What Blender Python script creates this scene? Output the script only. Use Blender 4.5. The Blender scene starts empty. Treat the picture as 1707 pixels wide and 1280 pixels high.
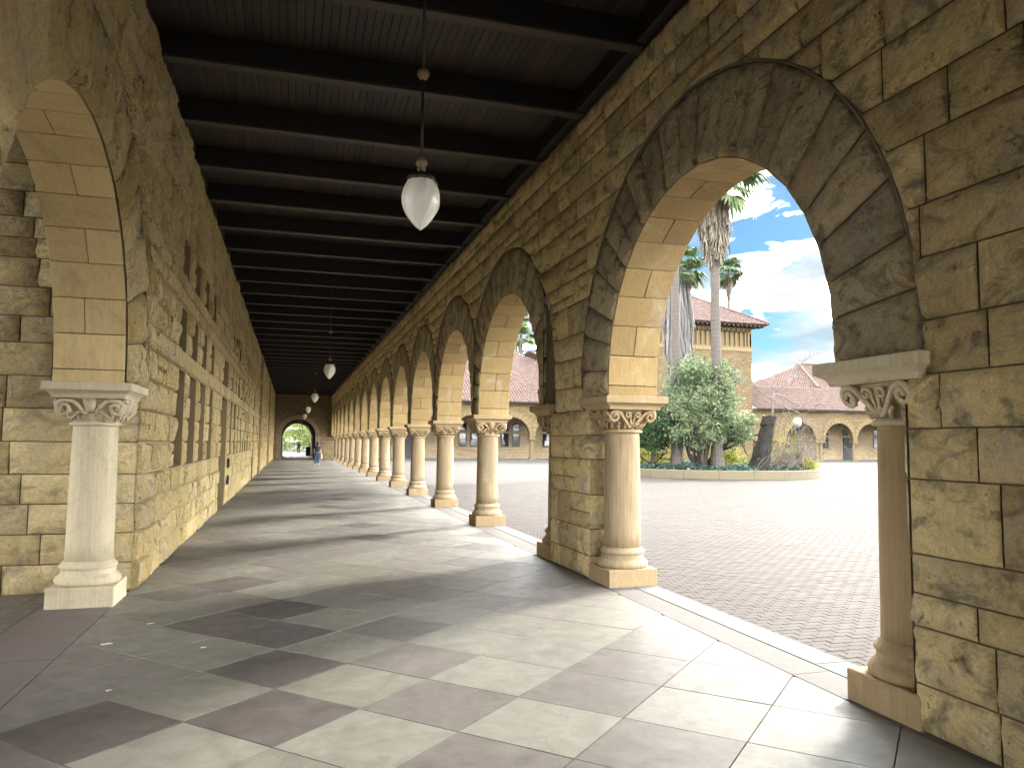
import bpy, math, random
import numpy as np
from mathutils import Vector, Matrix, noise as mnoise

R = math.radians
S = bpy.context.scene
COL = S.collection
rng = random.Random(7)
nrg = np.random.default_rng(11)

# ------------------------------------------------------------------ camera
F_PX, TH, PS, RO, EYE = 1246.47, .0790, .2854, .0095, 1.65
cam = bpy.data.cameras.new('camera')
cam.sensor_width = 36.0
cam.lens = 36.0 * F_PX / 1707.0
cam.clip_start, cam.clip_end = .05, 6000
co = bpy.data.objects.new('camera', cam); COL.objects.link(co)
fw = Vector((math.sin(PS)*math.cos(TH), math.cos(PS)*math.cos(TH), math.sin(TH)))
rt = Vector((math.cos(PS), -math.sin(PS), 0)); up = rt.cross(fw)
# the phone was held a touch anticlockwise: scene appears rolled clockwise
r2 = rt*math.cos(RO) + up*math.sin(RO); u2 = -rt*math.sin(RO) + up*math.cos(RO)
m = Matrix((r2, u2, -fw)).transposed().to_4x4(); m.translation = (0, 0, EYE)
co.matrix_world = m
S.camera = co

# ------------------------------------------------------------------ sky, sun, exposure
SUN_AZ, SUN_EL = 60.0, 33.0          # azimuth from +Y towards +X
W = bpy.data.worlds.new('World'); S.world = W; W.use_nodes = True
wn = W.node_tree; wn.nodes.clear()
def N(t, kind, **kw):
    n = t.nodes.new(kind)
    for k, v in kw.items():
        if k.startswith('i_'):
            key = k[2:]
            n.inputs[int(key) if key.isdigit() else key.replace('_', ' ')].default_value = v
        else: setattr(n, k, v)
    return n
def link(t, a, b): t.links.new(a, b)
sky = N(wn, 'ShaderNodeTexSky', sky_type='NISHITA', sun_disc=False, sun_elevation=R(SUN_EL), sun_rotation=R(SUN_AZ),
        air_density=1.0, dust_density=.6, ozone_density=1.4)
tc = N(wn, 'ShaderNodeTexCoord')
sep = N(wn, 'ShaderNodeSeparateXYZ'); link(wn, tc.outputs['Generated'], sep.inputs[0])
zc = N(wn, 'ShaderNodeMath', operation='MAXIMUM', i_1=0.0); link(wn, sep.outputs[2], zc.inputs[0])
zz = N(wn, 'ShaderNodeMath', operation='ADD', i_1=.16); link(wn, zc.outputs[0], zz.inputs[0])
dx = N(wn, 'ShaderNodeMath', operation='DIVIDE'); link(wn, sep.outputs[0], dx.inputs[0]); link(wn, zz.outputs[0], dx.inputs[1])
dy = N(wn, 'ShaderNodeMath', operation='DIVIDE'); link(wn, sep.outputs[1], dy.inputs[0]); link(wn, zz.outputs[0], dy.inputs[1])
cmb = N(wn, 'ShaderNodeCombineXYZ', i_Z=6.58); link(wn, dx.outputs[0], cmb.inputs[0]); link(wn, dy.outputs[0], cmb.inputs[1])
n1 = N(wn, 'ShaderNodeTexNoise', i_Scale=1.7, i_Detail=8.0, i_Roughness=.55, i_Distortion=.25); link(wn, cmb.outputs[0], n1.inputs['Vector'])
cov = N(wn, 'ShaderNodeValToRGB'); link(wn, n1.outputs['Fac'], cov.inputs[0])
cov.color_ramp.elements[0].position = .40; cov.color_ramp.elements[1].position = .58
n2 = N(wn, 'ShaderNodeTexNoise', i_Scale=2.6, i_Detail=6.0, i_Roughness=.5); link(wn, cmb.outputs[0], n2.inputs['Vector'])
shade = N(wn, 'ShaderNodeValToRGB'); link(wn, n2.outputs['Fac'], shade.inputs[0])
for k_, (p_, c_) in enumerate(((.33, (.285,.335,.375)), (.44, (.39,.43,.455)), (.51, (.52,.54,.545)), (.60, (32.0,31.8,31.0)))):
    e_ = shade.color_ramp.elements[k_] if k_ < 2 else shade.color_ramp.elements.new(p_)
    e_.position = p_; e_.color = (*c_, 1)
mix = N(wn, 'ShaderNodeMix', data_type='RGBA'); link(wn, cov.outputs[0], mix.inputs[0])
blu = N(wn, 'ShaderNodeMix', data_type='RGBA', blend_type='MULTIPLY', i_0=1.0); link(wn, sky.outputs[0], blu.inputs[6]); blu.inputs[7].default_value = (.025, .042, .053, 1)
link(wn, blu.outputs[2], mix.inputs[6]); link(wn, shade.outputs[0], mix.inputs[7])
bg = N(wn, 'ShaderNodeBackground', i_Strength=.10); link(wn, mix.outputs[2], bg.inputs[0])
wo = N(wn, 'ShaderNodeOutputWorld'); link(wn, bg.outputs[0], wo.inputs[0])

sl = bpy.data.lights.new('sun', 'SUN'); sl.energy = .50; sl.angle = R(10.0); sl.color = (1.0, .93, .82)
so = bpy.data.objects.new('sun', sl); COL.objects.link(so)
sd = Vector((math.sin(R(SUN_AZ))*math.cos(R(SUN_EL)), math.cos(R(SUN_AZ))*math.cos(R(SUN_EL)), math.sin(R(SUN_EL))))
so.rotation_euler = sd.to_track_quat('Z', 'Y').to_euler(); so.location = (30, 20, 40)

S.view_settings.view_transform = 'Standard'; S.view_settings.look = 'None'
S.view_settings.gamma = 1.0; S.view_settings.use_curve_mapping = False
S.view_settings.exposure = 4.5
S.render.engine = 'CYCLES'
S.cycles.max_bounces = 8; S.cycles.diffuse_bounces = 6

# ------------------------------------------------------------------ helpers
def pxm(x, y, z):
    return F_PX/max(.3, (x*math.sin(PS)+y*math.cos(PS))*math.cos(TH)+(z-EYE)*math.sin(TH))
def in_view(x, y, z):
    d = (x*math.sin(PS)+y*math.cos(PS))*math.cos(TH)+(z-EYE)*math.sin(TH)
    if d < .3: return False
    return abs((x*math.cos(PS)-y*math.sin(PS))/d) < .74 and abs(z-EYE)/d < .75

class MB:
    """collects geometry; build() links it as one mesh object"""
    def __init__(s): s.v = []; s.f = []; s.t = []; s.tone = .5
    def add(s, vs, fs, tone=None):
        b = len(s.v); s.v += [tuple(p) for p in vs]; s.f += [tuple(i+b for i in f) for f in fs]
        s.t += [s.tone if tone is None else tone]*len(vs)
    def merge(s, o):
        b = len(s.v); s.v += o.v; s.f += [tuple(i+b for i in f) for f in o.f]; s.t += o.t
    def box(s, x0, x1, y0, y1, z0, z1, bev=0, tone=None):
        if bev <= 0:
            v = [(x, y, z) for z in (z0, z1) for y in (y0, y1) for x in (x0, x1)]
            s.add(v, [(0,2,3,1),(4,5,7,6),(0,1,5,4),(2,6,7,3),(0,4,6,2),(1,3,7,5)], tone); return
        b = bev; v = []
        def ring(z, i): v.extend([(x0+i+b,y0+i,z),(x1-i-b,y0+i,z),(x1-i,y0+i+b,z),(x1-i,y1-i-b,z),(x1-i-b,y1-i,z),(x0+i+b,y1-i,z),(x0+i,y1-i-b,z),(x0+i,y0+i+b,z)])
        ring(z0, b); ring(z0+b, 0); ring(z1-b, 0); ring(z1, b)
        f = [tuple(range(7,-1,-1)), tuple(range(24,32))]
        for k in range(3):
            for j in range(8): a=k*8+j; c=k*8+(j+1)%8; f.append((a,c,c+8,a+8))
        s.add(v, f, tone)
    def lathe(s, prof, cx=0, cy=0, n=24, fn=None, tone=None):
        v = []; f = []
        for (r, z) in prof:
            for k in range(n):
                a = 2*math.pi*k/n; rr = fn(r, z, a) if fn else r
                v.append((cx+rr*math.cos(a), cy+rr*math.sin(a), z))
        m_ = len(prof)
        for i in range(m_-1):
            for k in range(n):
                a=i*n+k; b=i*n+(k+1)%n; f.append((a,b,b+n,a+n))
        f.append(tuple(range(n-1,-1,-1))); f.append(tuple(range((m_-1)*n, m_*n)))
        s.add(v, f, tone)
    def tube(s, pts, rad, n=6, tone=None, flat=1.0):
        pts = [Vector(p) for p in pts]; v = []; f = []
        rad = rad if isinstance(rad, (list, tuple)) else [rad]*len(pts)
        ref = Vector((.13, .31, .94))
        for i, p in enumerate(pts):
            d = (pts[min(i+1, len(pts)-1)]-pts[max(i-1, 0)]).normalized()
            if abs(d.dot(ref)) > .97: ref = Vector((.9, .1, .2))
            a = d.cross(ref).normalized(); b = d.cross(a)
            for k in range(n):
                t = 2*math.pi*k/n; v.append(p+(a*math.cos(t)+b*math.sin(t)*flat)*rad[i])
        for i in range(len(pts)-1):
            for k in range(n):
                a=i*n+k; b=i*n+(k+1)%n; f.append((a,b,b+n,a+n))
        f.append(tuple(range(n-1,-1,-1))); f.append(tuple(range((len(pts)-1)*n, len(pts)*n)))
        s.add(v, f, tone)
    def poly(s, pts, tone=None): s.add(pts, [tuple(range(len(pts)))], tone)
    def build(s, name, mat, parent=None, smooth=False, kind=None, label=None):
        me = bpy.data.meshes.new(name)
        off = Vector(parent_loc(parent))
        v = [(p[0]-off.x, p[1]-off.y, p[2]-off.z) for p in s.v] if off.length else s.v
        me.from_pydata(v, [], s.f)
        at = me.attributes.new('tone', 'FLOAT', 'POINT'); at.data.foreach_set('value', s.t)
        if smooth: me.shade_smooth()
        me.materials.append(mat)
        o = bpy.data.objects.new(name, me); COL.objects.link(o)
        if parent: o.parent = parent
        if kind: o['kind'] = kind
        if label: o['label'] = label
        return o
def parent_loc(p):
    v = Vector((0,0,0))
    while p is not None: v += p.location; p = p.parent
    return v
def thing(name, label, cat, loc=(0,0,0), group=None):
    o = bpy.data.objects.new(name, None); o.location = loc; COL.objects.link(o)
    o.empty_display_size = .2; o['label'] = label; o['category'] = cat
    o['kind'] = 'thing'
    if group: o['group'] = group
    return o
def tag(o, label, cat, group=None):
    o['label'] = label; o['category'] = cat
    if group: o['group'] = group
    return o
def copy_tree(o, parent=None):
    c = o.copy(); COL.objects.link(c)
    if parent is not None: c.parent = parent
    for ch in list(o.children): copy_tree(ch, c)
    return c
def quads(name, P, mat, parent=None, tone=None, kind=None):
    """P: (N,4,3) array of leaf-size faces"""
    P = np.asarray(P, dtype=np.float32); n = len(P)
    off = np.array(parent_loc(parent), dtype=np.float32); P = P-off
    me = bpy.data.meshes.new(name)
    me.vertices.add(4*n); me.vertices.foreach_set('co', P.reshape(-1))
    me.loops.add(4*n); me.loops.foreach_set('vertex_index', np.arange(4*n, dtype=np.int32))
    me.polygons.add(n); me.polygons.foreach_set('loop_start', np.arange(0, 4*n, 4, dtype=np.int32))
    me.update(calc_edges=True)
    at = me.attributes.new('tone', 'FLOAT', 'POINT')
    tn = np.repeat(nrg.random(n) if tone is None else np.asarray(tone), 4).astype(np.float32); at.data.foreach_set('value', tn)
    me.materials.append(mat)
    o = bpy.data.objects.new(name, me); COL.objects.link(o)
    if parent: o.parent = parent
    if kind: o['kind'] = kind
    return o
def leaves(cent, size, aspect=.5, droop=0.0):
    """leaf quads (pointed diamonds) of random heading at the given centres"""
    c = np.asarray(cent); n = len(c)
    a = nrg.normal(size=(n,3)); a[:,2] -= droop; a /= np.linalg.norm(a,axis=1,keepdims=True)
    b = np.cross(a, nrg.normal(size=(n,3))); b /= np.linalg.norm(b,axis=1,keepdims=True)
    L = (size*(.6+.8*nrg.random(n)))[:,None]
    w = L*aspect
    return np.stack([c-a*L*.5, c+b*w*.5, c+a*L*.5, c-b*w*.5], axis=1)
def pieces(parent, items, name, mat, limit=300, smooth=True, stuffname=None, label=None):
    """items: (importance, MB). the biggest in view stay single parts, the rest is joined"""
    items = sorted(items, key=lambda q: -q[0])
    for _, mb in items[:limit]: mb.build(name, mat, parent, smooth=smooth)
    if len(items) > limit:
        r = MB()
        for _, mb in items[limit:]: r.merge(mb)
        r.build(stuffname or name+'work', mat, parent, smooth=smooth, kind='stuff')
def importance(mb):
    c = np.mean(np.array(mb.v), axis=0); a = np.ptp(np.array(mb.v), axis=0)
    k = pxm(*c)**2*max(a[1]*a[2], a[0]*a[1], a[0]*a[2])
    return k if in_view(*c) else k*1e-4

# ------------------------------------------------------------------ materials
def newmat(name):
    m_ = bpy.data.materials.new(name); m_.use_nodes = True; t = m_.node_tree; t.nodes.clear()
    out = N(t, 'ShaderNodeOutputMaterial'); b = N(t, 'ShaderNodeBsdfPrincipled'); link(t, b.outputs[0], out.inputs[0])
    return m_, t, b
def ramp(t, fac, stops):
    r = N(t, 'ShaderNodeValToRGB'); e = r.color_ramp.elements
    while len(e) < len(stops): e.new(.5)
    for k, (p, c) in enumerate(stops): e[k].position = p; e[k].color = (*c, 1) if len(c) == 3 else c
    link(t, fac, r.inputs[0]); return r.outputs[0]
def noise(t, vec, scale, detail=5, rough=.55, dist=0):
    n = N(t, 'ShaderNodeTexNoise', i_Scale=scale, i_Detail=detail, i_Roughness=rough, i_Distortion=dist); link(t, vec, n.inputs['Vector']); return n.outputs['Fac']
def mixc(t, fac, a, b, mode='MIX'):
    n = N(t, 'ShaderNodeMix', data_type='RGBA', blend_type=mode)
    if isinstance(fac, float): n.inputs[0].default_value = fac
    else: link(t, fac, n.inputs[0])
    for s, i in ((a, 6), (b, 7)):
        if isinstance(s, tuple): n.inputs[i].default_value = (*s, 1)
        else: link(t, s, n.inputs[i])
    return n.outputs[2]
def mth(t, op, a, b=0.0):
    n = N(t, 'ShaderNodeMath', operation=op)
    for s, i in ((a, 0), (b, 1)):
        if isinstance(s, (int, float)): n.inputs[i].default_value = s
        else: link(t, s, n.inputs[i])
    return n.outputs[0]
def pos(t, scale=None):
    g = N(t, 'ShaderNodeNewGeometry')
    if scale is None: return g.outputs['Position']
    mp = N(t, 'ShaderNodeMapping'); mp.inputs['Scale'].default_value = scale; link(t, g.outputs['Position'], mp.inputs[0]); return mp.outputs[0]
def tone(t): return N(t, 'ShaderNodeAttribute', attribute_name='tone').outputs['Fac']
def bump(t, b, h, strength, dist):
    n = N(t, 'ShaderNodeBump', i_Strength=strength, i_Distance=dist); link(t, h, n.inputs['Height']); link(t, n.outputs[0], b.inputs['Normal']); return n

def mat_rock(name, cols, stain, stain_amt, rough_d=.05, zscale=1.0, tint=(.60,.55,.47), gate_c=.64):
    m_, t, b = newmat(name); p = pos(t); tn = tone(t)
    c = ramp(t, tn, cols)
    # bedding bands and cooler or rustier patches that differ from block to block
    off = N(t, 'ShaderNodeCombineXYZ'); link(t, mth(t, 'MULTIPLY', tn, 37.0), off.inputs[0]); link(t, mth(t, 'MULTIPLY', tn, 91.0), off.inputs[2])
    pv = N(t, 'ShaderNodeVectorMath', operation='ADD'); link(t, p, pv.inputs[0]); link(t, off.outputs[0], pv.inputs[1]); pb = pv.outputs[0]
    c = mixc(t, mth(t, 'MULTIPLY', ramp(t, noise(t, pb, 2.6, 5, .6, .5), [(.50,(0,0,0)), (.66,(1,1,1))]), .55), c, tint)
    c = mixc(t, mth(t, 'MULTIPLY', ramp(t, noise(t, pb, 4.1, 4, .6, .5), [(.58,(0,0,0)), (.72,(1,1,1))]), .45), c, (.50,.30,.12))
    st = noise(t, pos(t, (1,1,1.7)), 3.1, 9, .70, .8)
    c = mixc(t, mth(t, 'MULTIPLY', ramp(t, st, [(.50, (0,0,0)), (.64, (1,1,1))]), stain_amt), c, stain)
    c = mixc(t, .8, c, ramp(t, noise(t, p, 19, 8, .72), [(.3, (.84,.83,.80)), (.68, (1.24,1.24,1.24))]), 'MULTIPLY')
    c = mixc(t, .6, c, ramp(t, noise(t, p, 85, 4, .7), [(.3, (.74,.72,.69)), (.7, (1.30,1.30,1.30))]), 'MULTIPLY')
    wv = N(t, 'ShaderNodeVectorMath', operation='ADD'); nw = N(t, 'ShaderNodeTexNoise', i_Scale=6.0, i_Detail=5.0, i_Roughness=.65); link(t, p, nw.inputs['Vector'])
    sw = N(t, 'ShaderNodeVectorMath', operation='SCALE', i_3=.20); link(t, nw.outputs['Color'], sw.inputs[0])
    mw = N(t, 'ShaderNodeMapping'); mw.inputs['Scale'].default_value = (1, 1, zscale); link(t, p, mw.inputs[0]); link(t, mw.outputs[0], wv.inputs[0]); link(t, sw.outputs[0], wv.inputs[1])
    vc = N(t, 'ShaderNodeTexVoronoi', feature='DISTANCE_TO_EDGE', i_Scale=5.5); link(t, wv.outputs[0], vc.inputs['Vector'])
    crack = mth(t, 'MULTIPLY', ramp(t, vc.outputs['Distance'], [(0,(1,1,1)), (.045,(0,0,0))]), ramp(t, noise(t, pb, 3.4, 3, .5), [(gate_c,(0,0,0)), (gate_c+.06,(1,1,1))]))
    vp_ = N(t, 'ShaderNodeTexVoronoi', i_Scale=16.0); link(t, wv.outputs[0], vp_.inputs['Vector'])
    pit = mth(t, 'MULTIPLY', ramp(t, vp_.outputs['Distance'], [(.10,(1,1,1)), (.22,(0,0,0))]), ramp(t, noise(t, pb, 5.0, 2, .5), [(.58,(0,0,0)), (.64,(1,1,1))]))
    shaded_crevice = mth(t, 'MAXIMUM', crack, pit)
    c = mixc(t, mth(t, 'MULTIPLY', shaded_crevice, .72), c, (.13,.095,.055))  # dark colour in cracks and pits stands in for shade, deepens the relief
    link(t, c, b.inputs['Base Color']); b.inputs['Roughness'].default_value = .92; b.inputs['Specular IOR Level'].default_value = .25
    # broken face: crags (voronoi) + fractal relief
    pw = N(t, 'ShaderNodeVectorMath', operation='ADD')
    nz = N(t, 'ShaderNodeTexNoise', i_Scale=4.0, i_Detail=3.0); link(t, p, nz.inputs['Vector'])
    sc = N(t, 'ShaderNodeVectorMath', operation='SCALE', i_3=.22); link(t, nz.outputs['Color'], sc.inputs[0])
    link(t, p, pw.inputs[0]); link(t, sc.outputs[0], pw.inputs[1])
    mp = N(t, 'ShaderNodeMapping'); mp.inputs['Scale'].default_value = (1, 1, zscale); link(t, pw.outputs[0], mp.inputs[0])
    vo = N(t, 'ShaderNodeTexVoronoi', i_Scale=7.5); link(t, mp.outputs[0], vo.inputs['Vector'])
    rid = mth(t, 'ABSOLUTE', mth(t, 'SUBTRACT', noise(t, mp.outputs[0], 8, 7, .66), .5))
    h = mth(t, 'ADD', mth(t, 'MULTIPLY', vo.outputs['Distance'], .55), mth(t, 'MULTIPLY', rid, 2.4))
    h = mth(t, 'ADD', h, mth(t, 'MULTIPLY', noise(t, mp.outputs[0], 30, 7, .7), .75))
    h = mth(t, 'SUBTRACT', h, mth(t, 'MULTIPLY', shaded_crevice, .55))
    bump(t, b, h, 1.0, rough_d)
    return m_
YEL = [(0,(.57,.43,.19)), (.35,(.70,.55,.26)), (.7,(.76,.62,.32)), (1,(.72,.56,.28))]
TAN = [(0,(.45,.35,.19)), (.25,(.60,.48,.255)), (.55,(.72,.59,.33)), (.8,(.74,.60,.31)), (1,(.60,.49,.31))]
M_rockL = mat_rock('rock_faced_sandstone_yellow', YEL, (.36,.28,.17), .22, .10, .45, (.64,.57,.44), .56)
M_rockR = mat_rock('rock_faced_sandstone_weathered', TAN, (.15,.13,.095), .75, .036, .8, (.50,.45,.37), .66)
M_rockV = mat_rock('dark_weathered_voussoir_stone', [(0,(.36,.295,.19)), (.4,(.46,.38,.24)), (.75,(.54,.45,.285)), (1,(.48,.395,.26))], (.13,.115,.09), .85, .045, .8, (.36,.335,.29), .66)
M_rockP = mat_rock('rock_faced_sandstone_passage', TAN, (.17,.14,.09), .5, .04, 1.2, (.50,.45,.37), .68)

def mat_smooth(name, col, col2, tool=220.0, streak=.5, tscale=(1,1,.06)):
    m_, t, b = newmat(name); p = pos(t)
    c = mixc(t, noise(t, p, 3.0, 5, .6), col, col2)
    c = mixc(t, .8, c, ramp(t, tone(t), [(0,(.80,.78,.76)), (1,(1.12,1.12,1.12))]), 'MULTIPLY')
    s = noise(t, pos(t, tscale), 34, 6, .65)
    c = mixc(t, streak, c, ramp(t, s, [(.32,(.66,.62,.58)), (.62,(1.1,1.1,1.1))]), 'MULTIPLY')
    f = noise(t, p, 90, 3, .6)
    c = mixc(t, .35, c, ramp(t, f, [(.3,(.7,.68,.66)), (.7,(1.12,1.12,1.12))]), 'MULTIPLY')
    d = noise(t, p, 1.9, 9, .72, 1.0)
    c = mixc(t, mth(t, 'MULTIPLY', ramp(t, d, [(.52,(0,0,0)), (.68,(1,1,1))]), .42), c, (.22,.175,.115))
    d2 = noise(t, pos(t, (1,1,.5)), 2.7, 8, .7, .8)
    c = mixc(t, mth(t, 'MULTIPLY', ramp(t, d2, [(.55,(0,0,0)), (.70,(1,1,1))]), .45), c, (.50,.45,.36))
    link(t, c, b.inputs['Base Color']); b.inputs['Roughness'].default_value = .85; b.inputs['Specular IOR Level'].default_value = .3
    h = mth(t, 'ADD', mth(t, 'MULTIPLY', noise(t, pos(t, (1,1,.10)), tool, 2, .5), .6), noise(t, p, 30, 6, .6))
    bump(t, b, h, .9, .007)
    return m_
M_col = mat_smooth('tooled_sandstone_column', (.33,.255,.155), (.38,.30,.19), 220.0, .75)
M_colpale = mat_smooth('smooth_pale_sandstone', (.57,.50,.345), (.62,.555,.40), 150, .35)
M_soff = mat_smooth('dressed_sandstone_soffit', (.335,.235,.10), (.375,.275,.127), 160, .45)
M_soffL = mat_smooth('dressed_sandstone_soffit_lightened', (.58,.44,.215), (.63,.49,.26), 160, .35)  # soffit stone colour lightened to offset the weaker light under the left arch
M_plinth = mat_smooth('dressed_sandstone_plinth', (.33,.24,.13), (.38,.285,.165), 120, .3)
M_mould = mat_smooth('dressed_moulding_grey', (.33,.265,.175), (.40,.32,.21), 120, .4, (1,.08,1))

def mat_plain(name, col, rough=.8, var=.25, scale=20, bmp=.0, metallic=0, spec=.4):
    m_, t, b = newmat(name); p = pos(t)
    c = mixc(t, noise(t, p, scale, 5, .6), tuple(x*(1-var) for x in col), tuple(x*(1+var) for x in col))
    link(t, c, b.inputs['Base Color']); b.inputs['Roughness'].default_value = rough; b.inputs['Metallic'].default_value = metallic
    b.inputs['Specular IOR Level'].default_value = spec
    if bmp: bump(t, b, noise(t, p, scale*3, 5, .6), .6, bmp)
    return m_
M_hood = mat_plain('dark_hood_moulding', (.16,.13,.09), .95, .3, 12, .01)
M_mortarL = mat_plain('pale_lime_mortar', (.64,.55,.36), .95, .12, 12, .006)
M_mortar = mat_plain('mortar_joint', (.13,.10,.06), .95, .3, 12, .01)

# paving slabs
def mat_tile():
    m_, t, b = newmat('worn_stone_paving'); p = pos(t); tn = tone(t)
    c = ramp(t, tn, [(0,(.070,.061,.059)), (.22,(.118,.108,.102)), (.45,(.146,.138,.128)), (.62,(.150,.147,.126)), (.8,(.172,.170,.150)), (1,(.156,.143,.132))])
    c = mixc(t, .9, c, ramp(t, noise(t, p, 5, 8, .68, .6), [(.3,(.70,.69,.67)), (.7,(1.22,1.21,1.19))]), 'MULTIPLY')
    spots = N(t, 'ShaderNodeTexVoronoi', i_Scale=9.0, i_Randomness=1.0); link(t, p, spots.inputs['Vector'])
    c = mixc(t, mth(t, 'MULTIPLY', ramp(t, spots.outputs['Distance'], [(.07,(1,1,1)), (.10,(0,0,0))]), ramp(t, noise(t, p, 1.7, 2, .5), [(.50,(0,0,0)), (.56,(.5,.5,.5))])), c, (.06,.055,.05))
    c = mixc(t, .6, c, ramp(t, noise(t, p, 160, 3, .6), [(.3,(.70,.69,.68)), (.7,(1.2,1.2,1.2))]), 'MULTIPLY')
    # hairline cracks on some slabs
    nz = N(t, 'ShaderNodeTexNoise', i_Scale=2.2, i_Detail=5.0); link(t, p, nz.inputs['Vector'])
    sc = N(t, 'ShaderNodeVectorMath', operation='SCALE', i_3=.55); link(t, nz.outputs['Color'], sc.inputs[0])
    ad = N(t, 'ShaderNodeVectorMath', operation='ADD'); link(t, p, ad.inputs[0]); link(t, sc.outputs[0], ad.inputs[1])
    vo = N(t, 'ShaderNodeTexVoronoi', feature='DISTANCE_TO_EDGE', i_Scale=1.15); link(t, ad.outputs[0], vo.inputs['Vector'])
    cr = ramp(t, vo.outputs['Distance'], [(0,(1,1,1)), (.007,(0,0,0))])
    gate = ramp(t, noise(t, p, .9, 2, .5), [(.50,(0,0,0)), (.58,(1,1,1))])
    crk = mth(t, 'MULTIPLY', cr, gate)
    c = mixc(t, mth(t, 'MULTIPLY', crk, .75), c, (.10,.09,.08))
    link(t, c, b.inputs['Base Color'])
    rg = mth(t, 'ADD', mth(t, 'MULTIPLY', noise(t, p, 7, 6, .6), .42), .34)
    link(t, rg, b.inputs['Roughness']); b.inputs['Specular IOR Level'].default_value = .30
    h = mth(t, 'SUBTRACT', mth(t, 'ADD', mth(t, 'MULTIPLY', noise(t, p, 4, 6, .6), 2.5), mth(t, 'MULTIPLY', noise(t, p, 70, 4, .6), .35)), mth(t, 'MULTIPLY', crk, .45))
    bump(t, b, h, .5, .004)
    return m_
M_tile = mat_tile()
M_strip = mat_plain('pale_edge_kerb_stone', (.125,.132,.132), .85, .16, 14, .003, 0, .2)
M_border = mat_plain('pinkish_border_stone', (.115,.106,.10), .8, .2, 9, .003, 0, .2)
M_thresh = mat_plain('dark_threshold_stone', (.13,.108,.105), .55, .3, 6, .003)
M_bed = mat_plain('dark_joint_bed', (.07,.062,.055), .95, .3, 12)

def mat_pave(name, geo):
    m_, t, b = newmat(name); p = pos(t)
    base = [(0,(.038,.029,.025)), (.4,(.046,.037,.032)), (.7,(.050,.042,.037)), (1,(.044,.039,.036))]
    if geo: c = ramp(t, tone(t), base)
    else:
        br = N(t, 'ShaderNodeTexBrick', i_Scale=1.0, i_Mortar_Size=.010, i_Mortar_Smooth=.2, i_Brick_Width=.20, i_Row_Height=.10)
        br.inputs['Color1'].default_value = (.039,.033,.028,1); br.inputs['Color2'].default_value = (.049,.042,.037,1); br.inputs['Mortar'].default_value = (.034,.029,.025,1)
        link(t, p, br.inputs['Vector']); c = br.outputs['Color']
    c = mixc(t, .8, c, ramp(t, noise(t, pos(t, (.5,1.0,1)), .55, 6, .6, .5), [(.3,(.82,.80,.79)), (.7,(1.14,1.15,1.17))]), 'MULTIPLY')
    c = mixc(t, .5, c, ramp(t, noise(t, p, 60, 4, .6), [(.3,(.72,.70,.68)), (.7,(1.15,1.15,1.15))]), 'MULTIPLY')
    link(t, c, b.inputs['Base Color']); b.inputs['Roughness'].default_value = .85; b.inputs['Specular IOR Level'].default_value = .35
    bump(t, b, noise(t, p, 80, 4, .6), .4, .004)
    return m_
M_pave = mat_pave('court_paving', False); M_paver = mat_pave('brick_paver', True)

def mat_wood(name, col, grain):
    m_, t, b = newmat(name)
    s = noise(t, pos(t, grain), 9, 6, .6, .3)
    c = mixc(t, s, tuple(x*.55 for x in col), tuple(x*1.4 for x in col))
    c = mixc(t, .9, c, ramp(t, tone(t), [(0,(.62,.58,.56)), (1,(1.3,1.28,1.25))]), 'MULTIPLY')
    link(t, c, b.inputs['Base Color']); b.inputs['Roughness'].default_value = .62
    bump(t, b, s, .4, .004); return m_
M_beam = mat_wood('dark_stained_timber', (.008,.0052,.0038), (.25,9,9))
M_beamcap = mat_wood('lit_joist_underside', (.05,.034,.025), (.25,9,9))  # lighter brown painted for the light caught along joist undersides
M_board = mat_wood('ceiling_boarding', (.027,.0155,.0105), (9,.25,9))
M_ledger = mat_wood('brown_ledger_board', (.03,.021,.015), (9,.25,9))

def mat_lamp():
    m_, t, b = newmat('opal_glass'); b.inputs['Base Color'].default_value = (.84,.82,.75,1); b.inputs['Roughness'].default_value = .22
    b.inputs['Subsurface Weight'].default_value = .25; b.inputs['Subsurface Radius'].default_value = (.1,.1,.08)
    return m_
M_opal = mat_lamp()
M_opalfar = mat_plain('greyed_globe', (.30,.30,.29), .4, .08, 8)  # white globe's base colour lowered so it stays below clipping
M_bronze = mat_plain('aged_bronze', (.055,.042,.032), .5, .4, 40, .001, .6)
M_brass = mat_plain('worn_gilt_fitting', (.20,.15,.09), .5, .4, 60, .002, .3)

def mat_leaf(name, stops, trans=.35, rough=.5):
    m_, t, b = newmat(name)
    c = ramp(t, tone(t), stops)
    c = mixc(t, .6, c, ramp(t, noise(t, pos(t), 1.3, 3, .5), [(.3,(.7,.72,.7)), (.7,(1.2,1.18,1.1))]), 'MULTIPLY')
    link(t, c, b.inputs['Base Color']); b.inputs['Roughness'].default_value = rough; b.inputs['Specular IOR Level'].default_value = .2
    tr = N(t, 'ShaderNodeBsdfTranslucent'); link(t, c, tr.inputs[0])
    mx = N(t, 'ShaderNodeMixShader', i_0=trans); link(t, b.outputs[0], mx.inputs[1]); link(t, tr.outputs[0], mx.inputs[2])
    link(t, mx.outputs[0], t.nodes['Material Output'].inputs[0]); return m_
M_leaf = mat_leaf('evergreen_leaves', [(0,(.05,.085,.045)), (.4,(.12,.17,.095)), (.75,(.21,.26,.15)), (1,(.30,.33,.20))])
M_leafdark = mat_leaf('dark_evergreen_leaves', [(0,(.028,.065,.03)), (.6,(.055,.11,.05)), (1,(.10,.16,.07))])
M_ivy = mat_leaf('ivy_leaves', [(0,(.025,.055,.045)), (.6,(.05,.10,.08)), (1,(.13,.20,.17))])
M_yel = mat_leaf('yellow_green_leaves', [(0,(.16,.17,.03)), (.6,(.27,.28,.05)), (1,(.36,.33,.09))])
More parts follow.
